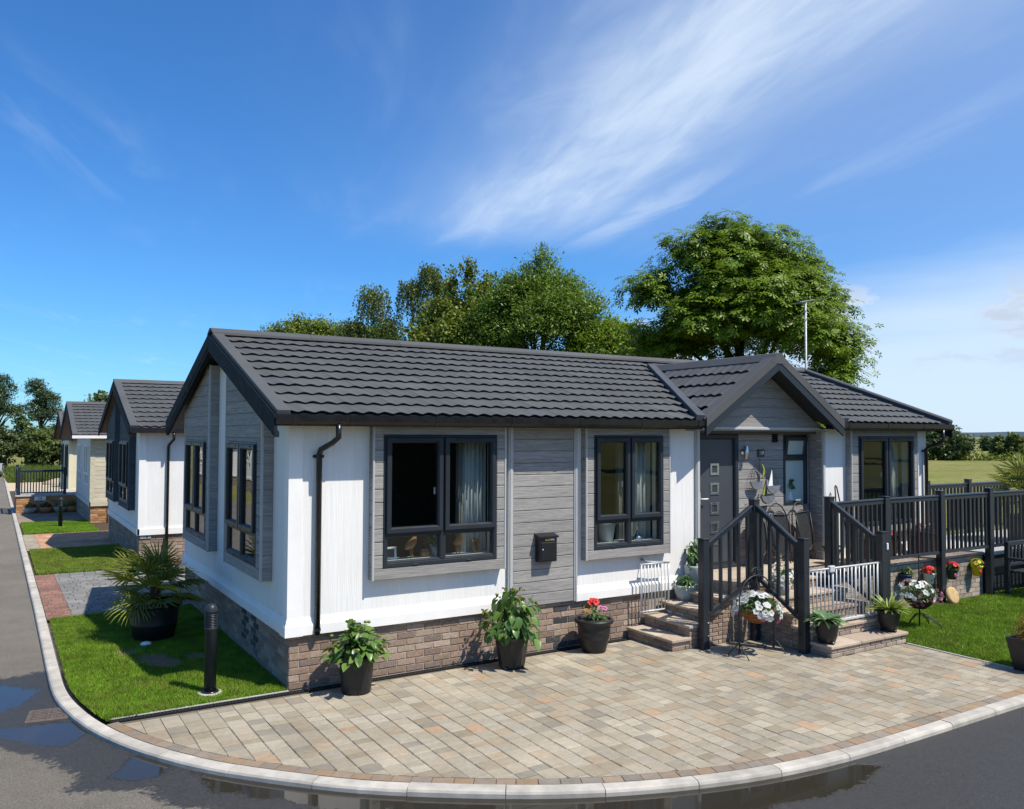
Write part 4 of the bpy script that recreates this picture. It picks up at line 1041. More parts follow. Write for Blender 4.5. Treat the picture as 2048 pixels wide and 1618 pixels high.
# ------------------------------------------------------------------ brick terrace and two flights of steps
DZ = .725
def terrace():
    T = thing('brick_terrace', (7.5, -.6, 0), 'brick terrace with stone slab steps leading up to the front door', 'terrace')
    core = MB(); r = .145
    XL = [4.55, 4.84, 5.13, 5.42, 5.71]; YF = [-2.12, -1.83, -1.54, -1.25, -.96]
    for k in range(4): core.box((XL[k]+.012, -.888, -.05), (XL[k+1]+.012 if k < 3 else 5.9, -.03, r*(k+1)-.04))
    for k in range(4): core.box((6.012, YF[k]+.012, -.05), (7.488, YF[k+1]+.012 if k < 3 else -.90, r*(k+1)-.04))
    core.box((5.722, -.948, -.05), (7.5, .22, DZ-.04)).box((7.5, -.79, -.05), (11.70, .0, DZ-.05))
    part(T, 'mortar_core', core, 'mortar')
    B = Bricks(); bc = .0525
    for k in range(4):
        fl = Fr((XL[k], -.03, 0), (0, -1, 0), (0, 0, 1), (-1, 0, 0)); z0 = r*k-(0 if k else .0)
        B.wall(fl, 0, .87, z0, 2, 'brick', bc, .215, phase=k)
        B.wall(Fr((XL[k], -.90, 0)), .0, .29, .0, max(1, int((r*(k+1)-.04)/.0525)), 'brick', bc, .215, phase=k)
        B.wall(Fr((0, YF[k], 0)), 6.0, 7.5, z0, 2, 'brick_grey', bc, .215, phase=k)
        B.wall(Fr((6.0, YF[k]+.29, 0), (0, -1, 0), (0, 0, 1), (-1, 0, 0)), 0, .29, .0, max(1, int((r*(k+1)-.04)/.0525)), 'brick', bc, .215, phase=k)
    B.wall(Fr((0, -.96, 0)), 5.71, 7.5, .0, 13, 'brick', bc, .215)
    B.wall(Fr((5.71, -.9, 0), (0, -1, 0), (0, 0, 1), (-1, 0, 0)), 0, .06, .58, 2, 'brick', bc, .215)
    B.wall(Fr((0, -.80, 0)), 7.52, 11.66, .0, 9, 'brick_grey')
    B.done(T, 290)
    def slab(x0, y0, x1, y1, z, m='slab'): part(T, 'stone_slab', MB().cbox((x0, y0, z-.038), (x1, y1, z), .006), m)
    for k in range(4):
        for a, b in ((-.92, -.61), (-.605, -.305), (-.30, -.03)): slab(XL[k]-.02, a, XL[k+1]+.02, b, r*(k+1))
        for a, b in ((5.98, 6.55), (6.555, 7.02), (7.025, 7.52)): slab(a, YF[k]-.02, b, YF[k+1]+.02, r*(k+1))
    xs = [5.69, 6.28, 6.87, 7.47]
    for a, b in zip(xs, xs[1:]):
        for c, d in ((-.98, -.50), (-.495, -.02)): slab(a, c, b-.005, d, DZ)
    for a, b in ((5.88, 6.5), (6.505, 7.2), (7.205, 7.9), (7.905, 8.54)): slab(a, -.015, b, .235, DZ)
    x = 7.475
    while x < 11.7:
        e = min(x+.6, 11.72); slab(x, -.815, e-.005, -.41, DZ); slab(x, -.405, e-.005, -.02, DZ); x += .6
    # raised deck past the brick wall, with a dark boarded skirt
    D = thing('side_deck', (13.9, 0, 0), 'raised side deck with dark boarded skirt beyond the brick terrace wall', 'deck')
    part(D, 'deck_frame', MB().box((11.74, -.78, .0), (16.3, .95, DZ-.05)), 'anthracite')
    y = -.80
    while y < .95: part(D, 'deck_board', MB().cbox((11.73, y, DZ-.05), (16.3, y+.138, DZ-.015), .004), 'slab_pale'); y += .144
    boards(D, Fr((0, -.78, 0)), 11.74, 16.3, .0, .66, .150, .0, .020, 'anthracite', name='skirt_board')
    part(D, 'edge_trim', MB().cbox((11.74, -.83, .655), (16.3, -.80, .705), .004), 'white_trim')
terrace()

# ------------------------------------------------------------------ dark railings
PM = 'anthracite_rail'
def post(root, x, y, z0, z1, w=.105):
    h = w/2; p = part(root, 'post', MB().cbox((x-h, y-h, z0), (x+h, y+h, z1), .006), PM)
    part(p, 'post_cap', MB().cbox((x-h-.006, y-h-.006, z1), (x+h+.006, y+h+.006, z1+.022), .008), PM)
def rail(root, a, b, zb0, zb1, zt0, zt1, n, bal=.040, mesh_cache={}):
    """sloping top and bottom rails between two posts with upright balusters"""
    a = Vector((a[0], a[1], 0)); b = Vector((b[0], b[1], 0)); d = (b-a); L = d.length; d.normalize(); s = Vector((-d.y, d.x, 0))
    a = a+d*.05; b = b-d*.05; L -= .1
    def bar(z0, z1, prof, nm):
        V = []
        for q, z in ((a, z0), (b, z1)): V += [q+s*p+Vector((0, 0, z+h)) for p, h in prof]
        k = len(prof); part(root, nm, MB().add(V, [tuple(range(k)), tuple(range(k, 2*k))]+[(i, (i+1) % k, k+(i+1) % k, k+i) for i in range(k)]), PM)
    bar(zt0, zt1, [(-.035, 0), (-.030, .014), (-.016, .024), (.016, .024), (.030, .014), (.035, 0), (.022, -.012), (.022, -.062), (-.022, -.062), (-.022, -.012)], 'top_rail')
    bar(zb0, zb1, [(-.022, 0), (.022, 0), (.026, -.05), (-.026, -.05)], 'bottom_rail')
    for k in range(n):
        t = (k+.5)/n; p = a+(b-a)*t; z0 = zb0+(zb1-zb0)*t-.005; z1 = zt0+(zt1-zt0)*t-.05; h = bal/2
        part(root, 'baluster', MB(Fr(p, d, (0, 0, 1), s)).cbox((-h, z0, -h), (h, z1, h), .004), PM)
def railings():
    A, P2, Bp, C, Dd = (5.0, -.99), (5.92, -.99), (5.935, -1.77), (7.45, -.99), (7.50, -1.77)
    r1 = thing('step_railing', (5.46, -.99, 0), 'dark railing rising beside the left-hand steps to the tall corner post', 'railing', 'railings of the steps')
    post(r1, *A, 0, 1.37); post(r1, *P2, 0, 1.83)
    rail(r1, A, P2, .43, .86, 1.315, 1.765, 5)
    for z in (.17, .33):
        part(r1, 'bolt', MB(Fr((A[0]+.02, A[1]-.0525, z))).lathe([(.012, 0), (.012, .006), (.006, .010)], 8), 'galvanised')
    r2 = thing('step_railing', (5.93, -1.4, 0), 'dark railing sloping down toward the driveway on the left of the front steps', 'railing', 'railings of the steps')
    post(r2, *Bp, 0, 1.40); rail(r2, P2, Bp, .86, .43, 1.765, 1.315, 5)
    r3 = thing('step_railing', (7.48, -1.4, 0), 'dark railing sloping down behind the hosta pot on the right of the front steps', 'railing', 'railings of the steps')
    post(r3, *C, 0, 1.81); post(r3, *Dd, 0, 1.395); rail(r3, C, Dd, .86, .43, 1.75, 1.305, 7)
    part(r3, 'doorbell', MB().cbox((7.53, -1.842, 1.17), (7.56, -1.8225, 1.26), .006), 'white_paint')
    r4 = thing('terrace_railing', (9.6, -.9, 0), 'long dark railing along the terrace edge above the brick wall', 'railing')
    xs = [7.45, 8.86, 10.30, 11.72, 13.2, 14.7, 16.2]
    for x in xs[1:]: post(r4, x, -.90, 0, 1.80 if x > 8.9 else 1.76)
    for i, (a, b) in enumerate(zip(xs, xs[1:])): rail(r4, (a, -.95 if i == 0 else -.90), (b, -.90), .86, .86, 1.73 if a > 8 else 1.72, 1.73, 11)
    r5 = thing('deck_railing', (13.8, .93, DZ), 'dark railing along the far side of the deck against the field', 'railing')
    xs = [11.42, 12.86, 14.30, 15.75]
    for x in xs: post(r5, x, .93, DZ, 1.80)
    for a, b in zip(xs, xs[1:]): rail(r5, (a, .93), (b, .93), .86, .86, 1.72, 1.72, 11)
railings()

# ------------------------------------------------------------------ child safety gates on the steps
def gate(fr, w, h, n, label, name='safety_gate', brk=True):
    t = thing(name, fr((w/2, 0, 0)), label, 'gate', 'metal gates on the steps')
    part(t, 'top_bar', MB(fr).tube([(0, h, 0), (w, h, 0)], .013, 8), 'gate_grey', True)
    part(t, 'bottom_bar', MB(fr).tube([(0, 0, 0), (w, 0, 0)], .012, 8), 'gate_grey', True)
    for k in range(n):
        u = .02+(w-.04)*k/(n-1); big = k in (0, n-1) or (brk and abs(k-n*2//3) < .5) or (brk and abs(k-n//3) < .5)
        part(t, 'bar', MB(fr).tube([(u, 0, 0), (u, h, 0)], .013 if big else .0082, 8 if big else 6), 'gate_grey', True)
    return t
g1 = gate(Fr((4.66, -.16, .345)), .52, .625, 9, 'small grey metal gate standing open by the white wall at left steps', brk=False)
part(g1, 'wall_bracket', MB().tube([(4.80, -.03, 1.02), (4.80, -.15, 1.00), (5.16, -.17, .97)], .011, 8).lathe([(.03, 0), (.03, .02)], 10, (4.80, -.045, 1.0)), 'galvanised', True)
part(g1, 'threshold_bar', MB().cbox((5.13, -.93, .292), (5.17, -.17, .325), .004), 'gate_grey')
part(g1, 'side_post', MB().tube([(5.15, -.82, .32), (5.15, -.82, .98)], .014, 8).tube([(5.15, -.90, .32), (5.15, -.90, .98)], .009, 8), 'gate_grey', True)
g2 = gate(Fr((6.01, -1.77, .335)), 1.42, .665, 19, 'wide grey metal gate closed across the front steps behind two hosta pots')
part(g2, 'latch', MB(Fr((6.01, -1.77, .335))).cbox((.40, .62, -.02), (.50, .70, .03), .006).cbox((.02, -.02, -.02), (1.4, .012, .02), .005), 'gate_grey')
for u in (-.02, 1.44): part(g2, 'mount_knob', MB().sphere((6.01+u, -1.77, 1.0), .022, 8, 6), 'galvanised')

# ------------------------------------------------------------------ lettering
def text_part(parent, s, fr, size, mat, name='lettering', depth=.003, top=False, label=None):
    cu = bpy.data.curves.new('t', 'FONT'); cu.body = s; cu.size = size; cu.extrude = depth; cu.align_x = 'CENTER'; cu.align_y = 'CENTER'
    to = bpy.data.objects.new('t', cu); me = bpy.data.meshes.new_from_object(to); bpy.data.objects.remove(to); bpy.data.curves.remove(cu)
    me.transform(Matrix.Translation(fr.o-WL[parent]) @ fr_rot(fr).to_4x4()); me.materials.clear(); me.materials.append(MATS[mat]); me.name = name
    o = bpy.data.objects.new(name, me); COL.objects.link(o); o.parent = parent
    return o

# ------------------------------------------------------------------ neighbouring park homes down the road
def neighbour(y0, z0, name, label, clad, front, wallm, frame, gut, oh, bays=True, nb=70, nt=110, brickm='brick', frontboards=False, ratio=1.0, L=9.0, gl='glass_gable', xg=0., sx=1):
    H = thing(name, (xg+sx*4, y0+2.85, z0), label, 'house')
    X = lambda x: xg+sx*x
    F0 = Fr((xg, y0, z0), (sx, 0, 0)); FG = Fr((xg, y0, z0), (0, 1, 0), (0, 0, 1), (-sx, 0, 0)); FGr = Fr((xg, y0+5.7, z0), (0, -1, 0), (0, 0, 1), (-sx, 0, 0))
    G1 = (.80, 1.19, 2.20, 2.60); G2 = (3.50, 1.19, 4.90, 2.60); WF = (1.35, 1.21, 2.5, 2.69)
    part(H, 'wall', holed(MB(F0), 0, L, .58, 2.795, [WF] if bays else [], -.10, .015), front)
    g = MB(FG); holed(g, .0, 5.7, .58, 2.70, [G1, G2], -.12, .013); g.prism([(0, 2.70), (5.7, 2.70), (5.7, 2.72), (2.85, 3.86), (0, 2.72)], -.12, .012); part(H, 'gable_wall', g, wallm)
    part(H, 'interior', MB(F0).box((.12, .6, -2.2), (L, .7, -.12)).box((.12, .6, -5.7), (L, 2.79, -2.2)).box((L-.1, .6, -2.2), (L, 2.79, -.12)), 'interior')
    part(H, 'skirting', MB(F0).box((-.05, .565, .0), (L, .70, .05)), 'white_trim' if front == 'white_wall' else front); part(H, 'skirting', MB(FG).box((-.05, .567, .0), (5.7, .70, .045)), wallm if wallm != 'white_wall' else 'white_trim')
    part(H, 'mortar_core', MB(F0).box((.01, -.4, -5.69), (L, .59, -.010)), 'mortar')
    B = Bricks(); B.wall(F0 if sx > 0 else Fr(F0((2.2, 0, 0)), (1, 0, 0)), 0, 2.2, -.075, 9, brickm); B.wall(FGr if sx > 0 else Fr(F0((0, 0, 0)), (0, 1, 0), (0, 0, 1), (1, 0, 0)), 0, 5.7, -.075, 9, 'brick_grey' if brickm != 'brick' else 'brick', phase=1); B.done(H, nb)
    if frontboards: boards(H, Fr((xg, y0-.015, z0)), .10, 2.4, .70, 2.795, .146, 0, .014, front)
    part(H, 'corner_post', MB(F0).box((-.03, .70, -.1), (.11, 2.79, .035)), 'white_trim' if front == 'white_wall' else front)
    if bays:
        f = Fr((xg, y0-.015, z0), (sx, 0, 0)); bay(H, f, 1.10, 2.75, 1.085, 2.795, WF, .105); window(H, Fr((xg, y0-.12, z0), (sx, 0, 0)), *WF, [1.92], 1.58, mat=frame, handle=False)
    for a, b, wn in ((.60, 2.35, G1), (3.35, 5.10, G2)):
        lm = Lim(2.85, 3.18, 2.72, 3.83); f = Fr((xg-sx*.015, y0, z0), (0, 1, 0), (0, 0, 1), (-sx, 0, 0)); d = .0
        if clad: bay(H, f, a, b, 1.055, 3.80, wn, .125, mat=clad, lim=lm, trim=clad); d = .125
        window(H, Fr((xg-sx*(.015+d), y0, z0), (0, 1, 0), (0, 0, 1), (-sx, 0, 0)), *wn, [(wn[0]+wn[2])/2], 1.56, glass=gl, mat=frame, handle=False, casement=False)
    U = L+oh; ff = Fr((X(-oh), y0-.33, z0+2.90) if sx > 0 else (X(L), y0-.33, z0+2.9), (1, 0, 0), SLOPE, SNORM)
    mb = MB(ff).box((0, 0, -.13), (U, SLEN, 0)); m2 = MB(Fr((ff.o.x, y0+6.03, z0+2.90), (1, 0, 0), (0, -SLOPE.y, SLOPE.z), (0, -SNORM.y, SNORM.z))).box((0, 0, -.13), (U, SLEN, .03))
    b = len(mb.V); mb.V += m2.V; mb.F += [tuple(i+b for i in f) for f in m2.F]
    roof = part(H, 'roof', mb, 'soffit'); tiles(roof, ff, U, SLEN, nt, u0=.13)
    part(roof, 'verge_tile', MB(ff).box((-.012, -.02, -.03), (.14, SLEN, .052)), 'roof_tile')
    part(roof, 'ridge_cap', MB(Fr((0, y0, z0), (0, 1, 0), (0, 0, 1), (1, 0, 0))).prism([(2.68, 4.01), (2.79, 4.10), (2.91, 4.10), (3.02, 4.01)], ff.o.x-.01, ff.o.x+U), 'roof_tile')
    xx = X(-oh)
    for ya, yb in ((-.345, 2.85), (2.85, 6.045)):
        za, zb = (2.885, 4.015) if ya < 0 else (4.015, 2.885)
        part(H, 'bargeboard', MB(Fr((0, y0, z0), (0, 1, 0), (0, 0, 1), (1, 0, 0))).prism([(ya, za-.19), (yb, zb-.19), (yb, zb+.01), (ya, za+.01)], min(xx, xx-sx*.03), max(xx, xx-sx*.03)), 'barge')
    part(H, 'gutter', MB(F0).box((-oh, 2.79, .263), (L, 2.80, .285)).box((-oh-.02, 2.80, .287), (L, 2.895, .375)).box((-oh, 2.797, .0), (L, 2.81, .263)), gut)
    px = .62
    downpipe(H, [tuple(F0((px, 2.80, .33))), tuple(F0((px, 2.64, .33))), tuple(F0((px-.06, 2.52, .09))), tuple(F0((px-.065, 2.46, .066))), tuple(F0((px-.065, -.02, .066)))], gut)
    return H
h18 = neighbour(10.92, -.083, 'park_home', 'white park home with blue-grey gable cladding just behind the potted palm', 'cladding_blue', 'white_wall', 'white_wall', 'anthracite', 'black_plastic', .25)
np18 = thing('house_number', (.16, 10.92, .44), 'small grey plate reading 18 on the brick plinth behind the palm', 'house number')
part(np18, 'plate', MB().cbox((.02, 10.900, .405), (.24, 10.918, .485), .003), 'trim_grey'); text_part(np18, '1 8', Fr((.13, 10.898, .445)), .075, 'post_black')
h17 = neighbour(22.0, -.29, 'park_home', 'cream boarded park home with white gutter and orange brick plinth', None, 'cladding_cream', 'grey_wall', 'white_trim', 'white_trim', .58, bays=False, nb=60, nt=70, brickm='brick_orange', frontboards=True)
h16 = neighbour(31.6, -.42, 'park_home', 'farthest cream park home standing behind the railed brick deck', None, 'cream_wall', 'cream_wall', 'anthracite', 'anthracite', .30, bays=False, nb=20, nt=40, brickm='brick_orange')
# homes across the road, seen only mirrored in the gable windows
for k, (yy, lab) in enumerate(((37.0, 'white park home across the road mirrored in the near gable window'), (50.0, 'white park home across the road mirrored in the far gable window'))):
    neighbour(yy, zg(yy)-.05, 'park_home', lab, None, 'white_wall', 'white_wall', 'white_trim', 'white_trim', .4, bays=False, nb=0, nt=0, gl='glass', xg=-10.2, sx=-1)

def deck16():
    D = thing('brick_deck', (-.95, 28.6, -.42), 'low orange brick deck wall with grey coping beyond the far lawn', 'deck')
    part(D, 'mortar_core', MB().box((-1.995, 28.01, -.6), (.1, 31.5, .25)), 'mortar')
    B = Bricks(); B.wall(Fr((0, 28.0, -.42)), -2.0, .1, 0, 9, 'brick_orange'); B.wall(Fr((-2.0, 31.5, -.42), (0, -1, 0), (0, 0, 1), (-1, 0, 0)), 0, 3.5, 0, 9, 'brick_grey'); B.done(D, 90)
    part(D, 'coping', MB().cbox((-2.04, 27.96, .255), (.1, 28.22, .315), .008).box((-2.0, 28.22, .255), (.1, 31.5, .300)), 'concrete')
    r = thing('deck_railing', (-1, 28.1, .31), 'small dark railing on the far orange brick deck', 'railing')
    for x, y in ((-1.92, 28.1), (-.38, 28.1), (-1.92, 31.4)): post(r, x, y, .30, 1.34)
    rail(r, (-1.92, 28.1), (-.38, 28.1), .42, .42, 1.24, 1.24, 15); rail(r, (-1.92, 28.1), (-1.92, 31.4), .42, .42, 1.24, 1.24, 18)
    n = thing('house_number', (-1.2, 28, .2), 'small white plate reading 16 on the far orange brick deck', 'house number')
    part(n, 'plate', MB().cbox((-1.40, 27.978, .10), (-1.02, 27.996, .25), .004), 'white_paint'); text_part(n, '16', Fr((-1.21, 27.975, .175)), .15, 'post_black')
deck16()

# ------------------------------------------------------------------ foliage kit
def leafmesh(name, l, w, mat, seg=4, fold=.18, curl=.25, tip=1.0):
    V = []; F = []
    for i in range(seg+1):
        t = i/seg; ww = w*math.sin(math.pi*min(1, (t*.92+.06)**.8))*(1 if t < .97 else .12)*.5; y = l*t; z = -curl*l*t*t
        V += [(-ww, y, z+fold*ww*2), (0, y, z), (ww, y, z+fold*ww*2)]
    for i in range(seg):
        a = i*3; F += [(a, a+1, a+4, a+3), (a+1, a+2, a+5, a+4)]
    mb = MB().add(V, F); me = mesh(mb, name, mat, smooth=True); return me
def aim(d, nrm):
    y = Vector(d).normalized(); z = Vector(nrm); z = (z-y*z.dot(y))
    z = z.normalized() if z.length > 1e-4 else y.orthogonal().normalized(); x = y.cross(z)
    return Matrix((x, y, z)).transposed()
def rv(a=1.): return Vector((random.uniform(-a, a), random.uniform(-a, a), random.uniform(-a, a)))
def dome_leaves(root, c, rad, h, n, me, droop=.3, z0=.1, sc=(.7, 1.15), name='leaf', inner=.55, jit=.35):
    """separate leaves spread through a dome"""
    for k in range(n):
        a = random.uniform(0, 2*math.pi); t = random.random()**.75; el = (1-t)*math.pi/2*1.02; q = random.uniform(inner, 1.0)
        d = Vector((math.cos(a)*math.cos(el), math.sin(a)*math.cos(el), math.sin(el)))
        p = Vector(c)+Vector((d.x*rad*q, d.y*rad*q, z0+d.z*h*q))
        ax = (Vector((d.x, d.y, d.z*.25-droop))+rv(jit)).normalized()
        inst(root, name, me, p-ax*.03, aim(ax, d+Vector((0, 0, .7))+rv(.3)), random.uniform(*sc))
def stems(root, c, rad, h, n, mat='green_dark', r=.005, z0=0.):
    mb = MB()
    for k in range(n):
        a = random.uniform(0, 2*math.pi); q = rad*random.uniform(.2, .85); e = Vector(c)+Vector((math.cos(a)*q, math.sin(a)*q, h*random.uniform(.55, .92)))
        m = (Vector(c)+e)/2+Vector((math.cos(a)*q*-.15, math.sin(a)*q*-.15, h*.12)); mb.tube([Vector(c)+Vector((math.cos(a)*.03, math.sin(a)*.03, z0)), m, e], [r, r*.8, r*.5], 5)
    part(root, 'stems', mb, mat)
def flowermesh(name, r, mat, lobes=5, depth=.4):
    V = [(0, 0, -r*depth)]; n = lobes*2
    for k in range(n*1):
        t = 2*math.pi*k/n; q = r*(1 if k % 2 == 0 else .80); V.append((q*math.cos(t), q*math.sin(t), 0 if k % 2 == 0 else r*.06))
    for k in range(n):
        t = 2*math.pi*k/n; V.append((r*.38*math.cos(t), r*.38*math.sin(t), -r*.02))
    F = []
    for k in range(n):
        j = (k+1) % n; F += [(1+k, 1+j, 1+n+j, 1+n+k), (1+n+k, 1+n+j, 0)]
    return mesh(MB().add(V, F), name, mat)
def tuft(name, parent, c, rad, h, n, size, mat, z0=0., squash=1., kind=None, shape='dome', asp=.45, seed=1, shell=.55):
    """many small leaves as one clump"""
    g = np.random.default_rng(seed); d = g.normal(size=(n, 3)); d /= np.linalg.norm(d, axis=1)[:, None]; d[:, 2] = np.abs(d[:, 2]) if shape == 'dome' else d[:, 2]
    q = g.uniform(shell, 1, n)[:, None]; P = np.array(c)+d*q*np.array([rad, rad, h])+np.array([0, 0, z0])
    return leafcloud(name, P, d, size, mat, g, parent=parent, kind=kind, asp=asp)
def leafcloud(name, P, D, size, mat, g, parent=None, kind=None, asp=.5, up=.6, jit=.9, droop=.0, local=False):
    n = len(P); ax = D+g.normal(0, jit, (n, 3)); ax[:, 2] -= droop; ax /= np.linalg.norm(ax, axis=1)[:, None]
    nr = D+np.array([0, 0, up])+g.normal(0, .6, (n, 3)); sd = np.cross(ax, nr); sd /= np.linalg.norm(sd, axis=1)[:, None]+1e-9; nn = np.cross(sd, ax)
    s = size*g.uniform(.6, 1.25, n)[:, None]
    b = P-ax*s*.5; t = P+ax*s*.5-nn*s*.12; l = P-sd*s*asp*.5+nn*s*.05; r = P+sd*s*asp*.5+nn*s*.05
    V = np.stack([b, r, t, l], 1).reshape(-1, 3); F = np.arange(4*n).reshape(-1, 4)
    return npobj(name, V, F, mat, parent, kind=kind, local=local)
def pot_lathe(root, c, prof, mat, n=28, soil=None, name='pot', rot=0.):
    p = part(root, name, MB().lathe(prof, n, c, rot), mat, n > 12)
    if soil: part(root, 'soil', MB().lathe([(soil[0], soil[1]-.03), (soil[0], soil[1]), (soil[0]*.5, soil[1]+.012)], n if n < 12 else 20, c, rot), 'soil')
    return p

# ------------------------------------------------------------------ pots along the front wall
HYD = leafmesh('leaf', .115, .080, 'leaf_hydrangea'); HYD2 = leafmesh('leaf', .135, .095, 'leaf_hydrangea', curl=.4)
SML = leafmesh('leaf', .05, .028, 'leaf_small'); FLW = flowermesh('flower', .043, 'petal_white'); FLP = flowermesh('flower', .030, 'petal_pink'); FLR = flowermesh('flower', .034, 'petal_red', 6, .2); FLY = flowermesh('flower', .032, 'petal_yellow', 6, .2)
BUD = mesh(MB().sphere((0, 0, 0), (.022, .022, .016), 8, 5), 'bud', 'leaf_bush', smooth=True)
def pots():
    c = (.60, -.40, .0); t = thing('potted_hydrangea', c, 'bushy green hydrangea in a ribbed round black pot near house corner', 'potted plant')
    pr = [(.145, .0), (.165, .004)]+[(.168+.030*k/14+(.002 if k % 2 else 0), .02+.30*k/14) for k in range(15)]+[(.206, .335), (.212, .372), (.206, .385), (.190, .385), (.186, .35)]
    pr = [(r*.90, z) for r, z in pr]; pot_lathe(t, c, pr, 'pot_black', 32, (.169, .352)); stems(t, c, .28, .62, 26, z0=.34)
    dome_leaves(t, c, .34, .35, 330, HYD, .25, .35, inner=.3)
    for k in range(16):
        a = random.uniform(0, 6.28); e = random.uniform(.2, 1.4); inst(t, 'bud', BUD, (c[0]+.31*math.cos(a)*math.cos(e), c[1]+.31*math.sin(a)*math.cos(e), .40+.35*math.sin(e)))
    c = (2.48, -.45, .0); t = thing('potted_hydrangea', c, 'tall drooping leafy hydrangea in a faceted black pot below grey cladding', 'potted plant')
    pot_lathe(t, c, [(.138, .02), (.150, .022), (.193, .325), (.205, .33), (.208, .365), (.190, .365), (.182, .335)], 'pot_black', 8, (.182, .34), rot=.2)
    for a in (.5, 2.1, 3.7, 5.2): part(t, 'pot_foot', MB().sphere((c[0]+.14*math.cos(a), c[1]+.14*math.sin(a), .018), (.03, .03, .02), 8, 5), 'pot_black')
    stems(t, c, .34, .9, 34, z0=.33); dome_leaves(t, c, .40, .56, 240, HYD2, .75, .34, inner=.25, jit=.35)
    for k in range(14):
        a = random.uniform(0, 6.28); e = random.uniform(-.1, 1.5); p = (c[0]+.36*math.cos(a)*math.cos(e), c[1]+.36*math.sin(a)*math.cos(e), .42+.50*math.sin(e))
        b = MB(); [b.sphere((p[0]+random.uniform(-.03, .03), p[1]+random.uniform(-.03, .03), p[2]+random.uniform(-.02, .02)), .011, 6, 4) for _ in range(9)]; part(t, 'bud_cluster', b, 'leaf_bush')
    c = (3.74, -.36, .0); t = thing('potted_flowers', c, 'red begonia in a wide-rimmed banded black pot left of the steps', 'potted plant')
    pr = [(.160, .0), (.178, .006), (.205, .09), (.226, .17), (.229, .176), (.226, .182), (.243, .255), (.246, .262), (.243, .268), (.252, .335), (.258, .350), (.288, .360), (.296, .380), (.290, .402), (.262, .408), (.252, .395), (.245, .36)]
    pr = [(r*.83, z) for r, z in pr]; pot_lathe(t, c, pr, 'pot_black', 36, (.204, .375)); dome_leaves(t, c, .21, .20, 150, SML, .1, .38, (.8, 1.4), inner=.3)
    for dx, dy, dz in ((.01, -.03, .61), (.03, -.01, .615), (-.03, .02, .60), (.0, .03, .625)): inst(t, 'flower', FLR, (c[0]+dx, c[1]+dy, dz), aim(Vector((1, 0, .3)), Vector((dx*9, dy*9-.6, .6))), 1.4)
    FB = flowermesh('flower', .030, 'leaf_orange', 6, .2)
    for dx, dy, dz in ((-.16, -.06, .53), (-.14, -.10, .52), (.07, -.05, .54), (.12, -.07, .53), (-.05, .05, .55)): inst(t, 'flower', FLP if dx > 0 else FB, (c[0]+dx, c[1]+dy, dz), aim(Vector((1, 0, .2)), Vector((dx*4, -.6, .7))), 1.3)
    # glazed pots on the left steps
    c = (5.45, -.18, .58-.145); t = thing('potted_plant', c, 'small leafy plant in a pale grey glazed pot on the left steps', 'potted plant')
    pot_lathe(t, c, [(.095, 0), (.11, .004), (.142, .09), (.150, .17), (.148, .205), (.138, .205), (.135, .18)], 'grey_glaze', 28, (.135, .18)); dome_leaves(t, c, .19, .17, 110, SML, .2, .18, (.9, 1.6), inner=.3)
    c = (5.66, -.14, .58); t = thing('potted_plant', c, 'leafy shrub in a tall grey pot behind the open gate', 'potted plant')
    pot_lathe(t, c, [(.11, 0), (.12, .004), (.145, .28), (.150, .31), (.14, .31), (.135, .28)], 'grey_glaze', 28, (.136, .29)); stems(t, c, .12, .62, 14, z0=.27); dome_leaves(t, c, .17, .40, 120, SML, .5, .28, (1.2, 2.0), inner=.3)
    # hostas on the bottom front step
    HO = leafmesh('leaf', .24, .070, 'leaf_hosta', 5, .25, .45); HG = leafmesh('leaf', .28, .042, 'leaf_hosta_gold', 5, .25, .30)
    for c, me, lab, n, tl in (((6.10, -1.98, .145), HO, 'silver-green hosta in a black pot at left end of front step', 84, .45), ((7.34, -1.98, .145), HG, 'narrow yellow-green hosta in a black pot at right end of front step', 92, .75)):
        t = thing('potted_hosta', c, lab, 'potted plant', 'hosta pots on the front step')
        pot_lathe(t, c, [(.085, .02), (.096, .022), (.122, .10), (.138, .22), (.141, .245), (.151, .25), (.153, .272), (.139, .272), (.136, .25)], 'pot_black', 30, (.136, .252))
        for a in (.4, 2.5, 4.6): part(t, 'pot_foot', MB().sphere((c[0]+.09*math.cos(a), c[1]+.09*math.sin(a), c[2]+.018), (.028, .028, .02), 8, 5), 'pot_black')
        for k in range(n):
            a = random.uniform(0, 6.28); e = random.uniform(.1, 1.2); d = Vector((math.cos(a)*math.cos(e), math.sin(a)*math.cos(e), math.sin(e)*tl+.15))
            inst(t, 'leaf', me, (c[0]+math.cos(a)*.05, c[1]+math.sin(a)*.05, c[2]+.27), aim(d, Vector((0, 0, 1))+d*.1), random.uniform(.6, .98))
pots()
